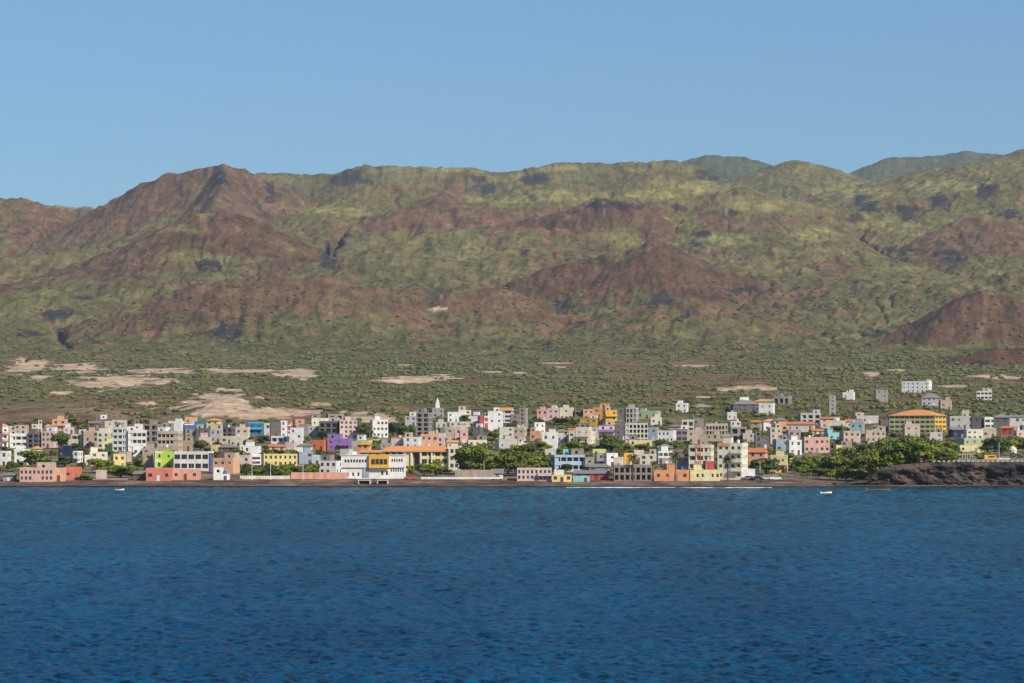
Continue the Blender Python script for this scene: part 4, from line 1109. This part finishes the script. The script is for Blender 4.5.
# houses and small trees in what is still open ground between them
def free(x0, x1, y0, y1): 
    s = cov[int(y0):int(y1), max(0,int(x0)):min(1023,int(x1))]; return s.size and s.mean() < .42
added = 0
for _ in range(1500):
    if added >= 56: break
    x = rt.uniform(4, 1018); yb = rt.uniform(430, 467) if x < 780 else rt.uniform(428, 452)
    if x < 250 and yb < 436 and rt.random() < .5: continue
    D = at_row(x, yb); W = rt.uniform(5.5, 10)*F/D; H = rt.choice([3.3, 3.6, 6.2, 6.6])*F/D
    if not free(x-W/2, x+W/2, yb-H, yb): continue
    col_ = rt.choice(['white','white','cream','beige','pale','lgrey','grey','tan','lpink','white','pale','block','peach','lyellow'])
    house(x-W/2, x+W/2, yb-H, yb, col_, rt.choice(['', '', '', 'O', 'R o', 'B', 'G1', 'g']), None, None, 1000+added)
    cov[int(yb-H-1):int(yb)+1, max(0,int(x-W/2)):min(1024,int(x+W/2))] = True; added += 1
nt_ = 0
for _ in range(2500):
    if nt_ >= 115: break
    x = rt.uniform(2, 1020); yb = rt.uniform(424, 473) if x < 790 else rt.uniform(420, 456)
    D = at_row(x, yb); W = rt.uniform(3.2, 5.5)*F/D; H = W*rt.uniform(.6, .8)
    if cov[int(yb-H):int(yb), max(0,int(x-W/2)):min(1023,int(x+W/2))].mean() > .33: continue
    tree(x, yb, W, H, rt.choice('ssdb')); nt_ += 1

def rock_strip(name, x0, x1, D, z0, z1, th, mat, label, cat, ref=None):
    a, b = wx(x0, D), wx(x1, D); n = max(2, int((b-a)/1.2)); m = MB(); r_ = random.Random(int(x0))
    tops = [z1+r_.uniform(-.06, .06) for _ in range(n+1)]; ys = [D+r_.uniform(-.12, .12) for _ in range(n+1)]
    for i in range(n):
        u0, u1 = a+(b-a)*i/n, a+(b-a)*(i+1)/n
        m.quad((u0,ys[i],z0),(u1,ys[i+1],z0),(u1,ys[i+1],tops[i+1]),(u0,ys[i],tops[i])); m.quad((u0,ys[i],tops[i]),(u1,ys[i+1],tops[i+1]),(u1,ys[i+1]+th,tops[i+1]),(u0,ys[i]+th,tops[i]))
        m.quad((u1,ys[i+1]+th,z0),(u0,ys[i]+th,z0),(u0,ys[i]+th,tops[i]),(u1,ys[i+1]+th,tops[i+1]))
    m.quad((a,ys[0]+th,z0),(a,ys[0],z0),(a,ys[0],tops[0]),(a,ys[0]+th,tops[0])); m.quad((b,ys[-1],z0),(b,ys[-1]+th,z0),(b,ys[-1]+th,tops[-1]),(b,ys[-1],tops[-1]))
    o = link(name, m.mesh(name, [mat])); tag(o, label, cat); ITEMS.append([o, '', cat, (x0+x1)/2, CY-(z1-EYE)/D*F, label]); return o
def small_walls():
    k_ = 0
    for _ in range(900):
        if k_ >= 46: break
        x = rt.uniform(4, 1015); yb = rt.uniform(436, 471) if x < 780 else rt.uniform(430, 452); D = at_row(x, yb); W = rt.uniform(6, 15)*F/D; H = 1.7*F/D
        s_ = cov[int(yb-H-1):int(yb), max(0,int(x-W/2)):min(1023,int(x+W/2))]
        if not s_.size or s_.mean() > .35: continue
        o = rock_strip('garden_wall', x-W/2, x+W/2, D, wz(yb, D)-2, wz(yb, D)+1.6, .25, wallmat(rt.choice(['white','cream','pale','beige','lpink','tan','lgrey'])), None, 'garden wall')
        ITEMS[-1][1] = 'low plastered garden wall'; ITEMS[-1][5] = None; FOOT.append((wx(x, D), D, W/F*D/2)); cov[int(yb-H):int(yb), max(0,int(x-W/2)):min(1023,int(x+W/2))] = True; o['group'] = 'garden walls between the houses'; k_ += 1
for _ in range(2500):
    if nt_ >= 165: break
    x = rt.uniform(2, 1020); yb = rt.uniform(426, 472) if x < 790 else rt.uniform(422, 454)
    D = at_row(x, yb); W = rt.uniform(2.6, 4.4)*F/D; H = W*rt.uniform(.65, .85)
    if cov[int(yb-H):int(yb), max(0,int(x-W/2)):min(1023,int(x+W/2))].mean() > .7 or any(abs(f[0]-wx(x, D)) < f[2]+1.2 and abs(f[1]-D) < f[2]+1.5 for f in FOOT): continue
    tree(x, yb, W, H, rt.choice('sssb')); nt_ += 1
small_walls()
# ------------------------------------------------------------------ scrub beyond the houses (nobody could count it)
def build_scrub():
    g = np.random.default_rng(3); N = 84000
    D = 1010+4100*g.random(N)**.9; px = g.uniform(-60, 1085, N); X = wx(px, D)
    PX, DD, sm, gs = LAND; pa = PX[0]; da = DD[:, 0]
    i = np.clip(np.searchsorted(da, D), 0, len(da)-1); j = np.clip(np.searchsorted(pa, px), 0, len(pa)-1)
    i2 = np.clip(np.searchsorted(da, D+30), 0, len(da)-1); i3 = np.clip(np.searchsorted(da, D+60), 0, len(da)-1)
    dens = np.clip(-.05+.75*gs[i, j]+1.3*fbm(X/130, D/170, 4, 301)+.6*fbm(X/35, D/50, 2, 303), 0, 1)*(1-.97*np.clip(1.5*np.maximum(np.maximum(sm[i, j], sm[i2, j]), .8*sm[i3, j]), 0, 1))*(1-.9*smooth01((D-2700-500*fbm(X/300, D*0, 2, 9))/2200))
    dens = np.where(D < 1560, .8*dens, dens); dens = np.where((px > 845) & (D < 985), 0, dens)
    keep = g.random(N) < dens; X, D, px = X[keep], D[keep], px[keep]
    fx = np.array([f[0] for f in FOOT]); fy = np.array([f[1] for f in FOOT]); fr = np.array([f[2] for f in FOOT])
    ok = np.ones(len(X), bool)
    for a, b, r in zip(fx, fy, fr): ok &= ((X-a)**2+(D-b)**2) > (r+2.2)**2
    X, D, px = X[ok], D[ok], px[ok]; n = len(X)
    Z = ground_z(px, D); s = np.where(D < 1560, g.uniform(.5, 1.5, n), .45+2.0*g.random(n)**3)*(1+.3*(D > 2600))
    phi = (1+5**.5)/2; ico = np.array([(-1,phi,0),(1,phi,0),(-1,-phi,0),(1,-phi,0),(0,-1,phi),(0,1,phi),(0,-1,-phi),(0,1,-phi),(phi,0,-1),(phi,0,1),(-phi,0,-1),(-phi,0,1)])/1.9
    fc = np.array([(0,11,5),(0,5,1),(0,1,7),(0,7,10),(0,10,11),(1,5,9),(5,11,4),(11,10,2),(10,7,6),(7,1,8),(3,9,4),(3,4,2),(3,2,6),(3,6,8),(3,8,9),(4,9,5),(2,4,11),(6,2,10),(8,6,7),(9,8,1)])
    V = ico[None]*s[:, None, None]*g.uniform(.55, 1.35, (n, 12, 1))*np.array([1.15, 1.15, .78])+np.stack([X, D, Z+s*.38], -1)[:, None]
    Fc = (fc[None]+np.arange(n)[:, None, None]*12).reshape(-1, 3)
    tag(link('scrub', big_mesh('scrub', V.reshape(-1, 3), Fc, [SCRUBM], False)), 'low green thorn scrub scattered over the dry plain', None, None, 'stuff')
    print('scrub', n)
build_scrub()

# ------------------------------------------------------------------ headland cliff
def build_cliff():
    px = np.arange(836, 1230, .5); hz = np.linspace(0, 1, 44)
    ztop = np.interp(px, [844, 868, 878, 891, 938, 1250], [1.0, 2.0, 5.6, 7.1, 8.25, 8.4])
    P, Hh = np.meshgrid(px, hz); T = np.interp(P, px, ztop); z = -1.2+Hh*(T+1.2); X = wx(P, 952)
    n = 2.2*ridged(X/7, z/4.5, 4, 401)+1.2*fbm(X/2.4, z/1.6, 4, 402)+1.0*fbm(X/16, z/9, 2, 404)
    cave = np.clip(ridged(X/9+.4, z/5.2+3.1, 3, 409), 0, 1)*2.6*np.sin(PI*np.clip(Hh*1.15, 0, 1))
    Y = 952.5+.7*Hh-n*.55*np.clip((1-Hh)*5, 0, 1)+cave-1.6*(Hh < .12)*(1-Hh/.12)+.25*fbm(X/1.5, z, 3, 405)
    V = np.stack([wx(P, 952)*1.0, Y, z], -1)
    capY = np.array([955.5, 960, 965.]); cap = np.stack([np.stack([wx(px, 952), np.full(px.shape, y), ztop+.02+.06*q], -1) for q, y in enumerate(capY)])
    V = np.concatenate([V, cap]); m, t, b = nt('cliff_rock'); geo = t.nodes.new('ShaderNodeNewGeometry'); Pn = geo.outputs['Position']
    n1 = noise(t, .16, 5, .6, Pn, (1, 1, 1.7)); n2 = noise(t, 1.1, 5, .65, Pn)
    c = mix(t, (.032,.029,.030), (.120,.086,.064), ramp(t, n1, [(.42, 0), (.60, 1)])); c = mix(t, c, ramp(t, n2, [(.3, .6), (.7, 1.25)]), 1.0, 'MULTIPLY')
    sx = nd(t, 'ShaderNodeSeparateXYZ'); t.links.new(Pn, sx.inputs[0]); c = mix(t, (.022,.020,.022), c, ramp(t, sx.outputs[2], [(.1, 0), (.9, 1)]))
    t.links.new(c, b.inputs['Base Color']); bp = nd(t, 'ShaderNodeBump'); bp.inputs['Distance'].default_value = .5; t.links.new(n2, bp.inputs['Height']); t.links.new(bp.outputs[0], b.inputs['Normal'])
    o = link('cliff', big_mesh('cliff', V.reshape(-1, 3), grid_faces(V.shape[0], len(px)), [m], False)); tag(o, 'dark brown rocky sea cliff below the trees on the headland', None, None, 'structure')
build_cliff()
SEAW = stain_mat('sea_wall_stone', (.17,.115,.088), .35, .8)
def zrow(r, D): return wz(r, D)
rock_strip('sea_wall', -10, 357, 979, .3, zrow(480.2, 979), .8, SEAW, 'long brown stone sea wall along the dark beach', 'sea wall')
rock_strip('sea_wall', 391, 600, 979, .3, zrow(480.2, 979), .8, SEAW, 'brown sea wall section in front of the palms and big trees', 'sea wall')
rock_strip('garden_wall', 240, 290, 985, 1.5, zrow(475.8, 985), .3, wallmat('cream'), 'low cream wall in front of the seafront hedge of trees', 'garden wall')
rock_strip('garden_wall', 291, 348, 986, 1.5, zrow(472.4, 986), .3, wallmat('salmon'), 'long salmon pink garden wall left of the white building with yellow bay', 'garden wall')
rock_strip('garden_wall', 421, 492, 984.5, 1.5, zrow(477, 984.5), .3, wallmat('white'), 'low whitewashed wall below the bright seafront tree', 'garden wall')
rock_strip('retaining_wall', 455, 494, 992, 1.5, zrow(469.8, 992), .5, wallmat('tan'), 'tall grey brown retaining wall under the big green trees', 'retaining wall')
rock_strip('garden_wall', 505, 570, 984, 1.5, zrow(478.2, 984), .3, wallmat('lpink'), 'low pink wall in front of the long pinkish villa', 'garden wall')
rock_strip('garden_wall', 84, 145, 983, 1.5, zrow(478.6, 983), .3, wallmat('beige'), 'low beige wall under the leafy trees left of the coral houses', 'garden wall')
rock_strip('garden_wall', 612, 760, 982, 1.5, zrow(479.6, 982), .3, wallmat('lpink'), 'low pale wall running along the beach below the palms', 'garden wall')
rock_strip('quay', 745, 872, 968, -.5, zrow(482.2, 968), 7, wallmat('beige'), 'low pale concrete quay at the foot of the headland trees', 'quay')
rock_strip('garden_wall', 957, 1030, 960, 7.8, 8.25+.9, .35, wallmat('block'), 'dark low parapet along the clifftop road', 'parapet wall')
# boat sheds under the white building
for a, b, lab in ((358, 370.5, 'dark open boat shed under the left end of the white seafront building'), (377, 388, 'dark open boat shed right below the yellow bay')):
    D = 959.; k = D/F; cx = (a+b)/2; root = link('boat_shed', None, None, (wx(cx, D), D, wz(485.3, D)), 0); w = (b-a)*k/2; h = 6.2*k
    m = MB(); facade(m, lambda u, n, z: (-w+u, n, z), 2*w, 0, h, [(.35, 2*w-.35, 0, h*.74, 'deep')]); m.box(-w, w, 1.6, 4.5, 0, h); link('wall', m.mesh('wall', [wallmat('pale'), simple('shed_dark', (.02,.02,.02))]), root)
    m = MB(); m.box(-w-.2, w+.2, -.3, 4.6, h+.01, h+.25); link('roof', m.mesh('roof', [wallmat('white')]), root)
    tag(root, lab, 'boat shed')
# white blocks on the clifftop edge
bm_ = MB(); bm_.box(-.36, .36, -.2, .2, 0, .36); bm_.box(-.28, .28, -.14, .14, .36, .44); bme = bm_.mesh('kerb_block', [wallmat('lgrey')])
for i in range(19):
    px = 934+i*4.9; D = 957.; o = link('kerb_block', bme, None, (wx(px, D), D, float(np.interp(px, [868, 878, 891, 938, 1250], [2.0, 5.6, 7.1, 8.25, 8.4]))+.05)); tag(o, 'white painted kerb block in the line along the cliff edge', 'kerb block', 'white kerb blocks on the cliff edge')
# clifftop fence of pale posts
m = MB(); m.box(-.12, .12, -.12, .12, 0, 2.6); m.box(-.17, .17, -.17, .17, 2.6, 2.75); pm = m.mesh('post', [wallmat('pale')])
root = link('fence', None, None, (wx(965, 985), 985, gz(wx(965, 985), 985))); 
for i in range(9): link('post', pm, root, (-3.6+.9*i, 0, 0))
m = MB(); m.box(-3.6, 3.6, -.05, .05, 2.2, 2.35); m.box(-3.6, 3.6, -.05, .05, .5, .6); link('rail', m.mesh('rail', [wallmat('pale')]), root); tag(root, 'fence of tall pale posts on the clifftop beside the trees', 'fence')
# dark railing by the quay
root = link('railing', None, None, (wx(800, 978), 978, 2.2)); m = MB(); m.box(-.05, .05, -.05, .05, 0, 1.9); pm = m.mesh('post', [wallmat('dgrey')])
for i in range(25): link('post', pm, root, (-6+.5*i, 0, 0))
m = MB(); m.box(-6, 6, -.04, .04, 1.8, 1.9); m.box(-6, 6, -.04, .04, .2, .3); link('rail', m.mesh('rail', [wallmat('dgrey')]), root); tag(root, 'dark slatted railing beside the quay in front of the trees', 'railing')
# white domed kiosk by the headland
for px, yb, w, h, lab, c in ((856.5, 474.5, 5, 6.5, 'small white domed kiosk in front of the headland trees', 'white'), (1012, 455, 8, 9, 'small pale pyramid-roofed kiosk on the clifftop', 'cream')):
    D = at_row(px, yb); k = D/F; w *= k/2; h *= k; root = link('kiosk', None, None, (wx(px, D), D-2, wz(yb, D)), .2); m = MB(); m.cyl((0,0,-1),(0,0,h*.55),w,w,10); link('wall', m.mesh('wall', [wallmat(c)]), root)
    m = MB(); m.cyl((0,0,h*.55),(0,0,h*.8),w*1.1,w*.75,10); m.cyl((0,0,h*.8),(0,0,h),w*.75,w*.1,10); link('roof', m.mesh('roof', [wallmat(c)]), root); tag(root, lab, 'kiosk')
# street lamps
def lamp(px, yt, yb, label, far=False):
    D = at_row(px, yb) if not far else 975.; k = D/F; H = (yb-yt)*k; root = link('street_lamp', None, None, (wx(px, D), D, wz(yb, D)))
    m = MB(); m.cyl((0,0,-.3),(0,0,H),.11,.07,8); link('pole', m.mesh('pole', [wallmat('white')]), root)
    m = MB(); m.cyl((0,0,H),(1.1,-.3,H+.25),.05,.04,6); m.box(.8, 1.5, -.5, -.15, H+.2, H+.34); link('lamp_head', m.mesh('lamp_head', [wallmat('lgrey')]), root); tag(root, label, 'street lamp', 'street lamps along the seafront')
lamp(252, 463, 480, 'pale street lamp beside the left end of the tree hedge'); lamp(270.5, 463, 480, 'pale street lamp in the middle of the tree hedge'); lamp(303, 464, 480, 'pale street lamp at the right end of the tree hedge')
lamp(484, 461, 478, 'pale street lamp in front of the big seafront trees'); lamp(760, 461, 475, 'pale street lamp before the round dark seafront tree'); lamp(917, 449, 465, 'pale street lamp before the headland trees'); lamp(999, 442, 459, 'pale street lamp on the clifftop road')
lamp(706, 462, 480, 'pale street lamp before the cream apartment house')
# vehicles
def car(px, yb, colour, label, kind='car', rz=0):
    D = at_row(px, yb); root = link('parked_'+kind, None, None, (wx(px, D), D, wz(yb, D)+.02), rz); L = 2.1 if kind == 'car' else 2.4; hh = 1.45 if kind == 'car' else 2.1
    prof = [(-L,.35),(-L,.85),(-L*.92,.98),(-L*.62,1.02),(-L*.38,hh),(L*.42,hh),(L*.72,.98),(L*.98,.86),(L,.35)] if kind == 'car' else [(-L,.35),(-L,1.9),(-L*.95,hh),(L*.55,hh),(L*.78,1.15),(L,1.0),(L,.35)]
    m = MB(); n = len(prof)
    for i in range(n-1): (a,b),(c,d) = prof[i], prof[i+1]; m.quad((a,-.82,b),(c,-.82,d),(c,.82,d),(a,.82,b))
    for s in (-1, 1): i0 = len(m.V); m.V += [(a, s*.82, b) for a, b in prof]; m.F.append(tuple(range(i0, i0+n))); m.M.append(0)
    link('body', m.mesh('body', [simple('car_paint_'+colour, PAL[colour], .25, 0, .6)]), root)
    m = MB(); zz0, zz1 = (1.03, hh-.1) if kind == 'car' else (1.2, 1.75)
    for s in (-.835, .835): m.quad((-L*.5,s,zz0),(L*.6,s,zz0),(L*.4,s,zz1),(-L*.36,s,zz1))
    link('side_window', m.mesh('side_window', [GLASS]), root)
    m = MB(); m.cyl((0,-.1,0),(0,.1,0),.32,.32,12); wm_ = m.mesh('wheel', [simple('tyre', (.02,.02,.02), .8)])
    for sx in (-.62, .62):
        for sy in (-.78, .78): link('wheel', wm_, root, (L*sx, sy, .32))
    tag(root, label, kind, 'vehicles parked along the shore road'); return root
car(748, 480, 'dgrey', 'dark grey car parked right of the tall cream seafront block'); car(757, 480.2, 'navy', 'dark navy car parked below the round seafront tree'); car(767, 480, 'lgrey', 'light grey car parked below the round seafront tree'); car(776, 480.3, 'white', 'white car parked nearest the dark slatted railing')
car(991, 461, 'gold', 'golden yellow van on the clifftop road', 'van'); car(1004, 461.2, 'white', 'white car on the clifftop road'); car(1018, 461, 'dgrey', 'dark car at the far right end of the clifftop road')
car(497, 480, 'white', 'white car on the shore road before the big trees'); car(410, 479.7, 'red', 'red car on the shore road beside the white building')
# boats
def boat(px, row, L, w, hull, trim, label, rz=0, motor=True):
    D = EYE*F/(row-CY); root = link('boat', None, None, (wx(px, D), D, 0), rz); secs = 13; m = MB(); rings = []
    for i in range(secs):
        t = i/(secs-1); x = -L/2+L*t; b = w/2*(1-max(0, (t-.45)/.55)**2.2)*(.88+.12*min(1, t*4)); sh = .42+.40*max(0, t-.35)**1.5+.05*(1-t); kz = -.12+.3*max(0, t-.8)**1.2
        rings.append([(x,-b,sh),(x,-b*.86,.12),(x,0,kz),(x,b*.86,.12),(x,b,sh),(x,b*.84,sh-.02),(x,b*.6,.16),(x,0,.08+max(0,kz)),(x,-b*.6,.16),(x,-b*.84,sh-.02)])
    for r in rings: m.V += r
    n = 10
    for i in range(secs-1):
        for k in range(n): a = i*n+k; b = i*n+(k+1)%n; m.F.append((a, b, b+n, a+n)); m.M.append(1 if k in (4, 9) else 0)
    m.F.append(tuple(range(n))); m.M.append(0); m.F.append(tuple((secs-1)*n+k for k in reversed(range(n)))); m.M.append(0)
    link('hull', m.mesh('hull', [simple('boat_'+hull, PAL[hull], .4), simple('boat_'+trim, PAL[trim], .4)]), root)
    s = MB(); s.box(-.14, .14, -w*.38, w*.38, .3, .35); sm_ = s.mesh('seat', [simple('boat_wood', (.3,.18,.09))])
    for q in (-.22, .06, .3): link('seat', sm_, root, (L*q, 0, 0))
    if motor:
        s = MB(); s.box(-.18, .12, -.14, .14, .5, .95); s.box(-.06, .02, -.04, .04, -.2, .5); link('outboard_motor', s.mesh('outboard_motor', [simple('motor_'+trim, PAL['red' if trim == 'red' else 'dgrey'], .4)]), root, (-L/2-.1, 0, 0))
    tag(root, label, 'boat', 'small boats off the beach')
boat(826.5, 493.6, 3.4, 1.5, 'white', 'paleblue', 'small white motorboat floating off the headland', .25)
boat(120, 490.6, 2.7, 1.2, 'white', 'lgrey', 'tiny white boat off the left end of the beach', -.2)
boat(879, 490.8, 7.6, 1.8, 'brown', 'coral', 'long reddish brown wooden boat lying close under the dark cliff', .12)
# surf
def foam(x0, x1, D, seed, th=1.0):
    r_ = np.random.default_rng(seed); px = np.arange(x0, x1, .5); X = wx(px, D); c = D+1.3*fbm(X/14, X*0, 3, seed); wd = np.clip(.9*th*(.45+1.6*fbm(X/9, X*0+3, 3, seed+1)), 0, 3)
    wd *= np.clip((px-x0)/12, 0, 1)*np.clip((x1-px)/12, 0, 1); z = .10+.16*(wd > .05)
    V = np.concatenate([np.stack([X, c-wd*2.2, z*0-.03], -1), np.stack([X, c-wd*.8, z*0+.16+.2*wd], -1), np.stack([X, c+wd*2, z*0+.02], -1)]); n = len(px); i = np.arange(n-1)
    Fc = np.concatenate([np.stack([i+k*n, i+1+k*n, i+1+(k+1)*n, i+(k+1)*n], -1) for k in (0, 1)])
    return V, Fc
Vs, Fs, o_ = [], [], 0
for a in ((566, 690, 936.5, 21, .4), (680, 772, 934, 22, .4)):
    V, Fc = foam(*a); Vs.append(V); Fs.append(Fc+o_); o_ += len(V)
tag(link('foam', big_mesh('foam', np.concatenate(Vs), np.concatenate(Fs), [simple('surf_foam', (.75,.78,.80), .6)])), 'thin white surf line along the dark beach', None, None, 'stuff')

# ------------------------------------------------------------------ labels that tell each thing from its neighbours
ANCH += []
ORD = ['closest', 'second closest', 'third closest', 'fourth closest', 'fifth closest', 'sixth closest', 'seventh closest', 'eighth closest', 'ninth closest', 'tenth closest']
def rel(ix, iy, ax, ay):
    dx, dy = ix-ax, iy-ay
    if abs(dy) > .6*abs(dx): return 'behind and above' if dy < 0 else 'below'
    return 'left of' if dx < 0 else 'right of'
auto = [i for i in ITEMS if not i[5]]
for it in auto:
    best = None
    for ref, ax, ay, ar in ANCH:
        if ar is it[0]: continue
        d = math.hypot(it[3]-ax, (it[4]-ay)*1.3); r_ = rel(it[3], it[4], ax, ay)
        rank = sum(1 for j in auto if j is not it and j[1] == it[1] and rel(j[3], j[4], ax, ay) == r_ and math.hypot(j[3]-ax, (j[4]-ay)*1.3) < d)
        if rank > 9: continue
        sc = d+rank*22
        if best is None or sc < best[0]: best = (sc, ref, r_, rank)
    _, ref, r_, rank = best
    many = sum(1 for j in auto if j[1] == it[1]) > 1
    lab = f"{it[1]} {ORD[rank]} {r_} {ref}" if many else f"{it[1]} {r_} {ref}"
    if len(lab.replace('-', '-').split()) > 15: lab = lab.replace(' behind and above ', ' above ')
    lab = lab.replace(' with small','')
    if len(re.findall(r"[A-Za-z0-9][A-Za-z0-9'-]*", lab)) > 15: lab = lab.replace(' left unfinished', '').replace('orange tiled roof', 'orange roof')
    if len(lab.split()) > 16: print('LONG', lab)
    for cut in (' left unfinished', ' with balconies', ' with orange tiled roof', ' with orange hip roof', ' with sloping sheet roof', ' with grey hip roof', ' seafront'):
        if len(re.findall(r"[A-Za-z0-9][A-Za-z0-9'-]*", lab)) > 16: lab = lab.replace(cut, '')
    it[0]['label'] = lab
for it in ITEMS:
    if it[0].get('category') == 'house': it[0]['group'] = 'houses of the coastal town'
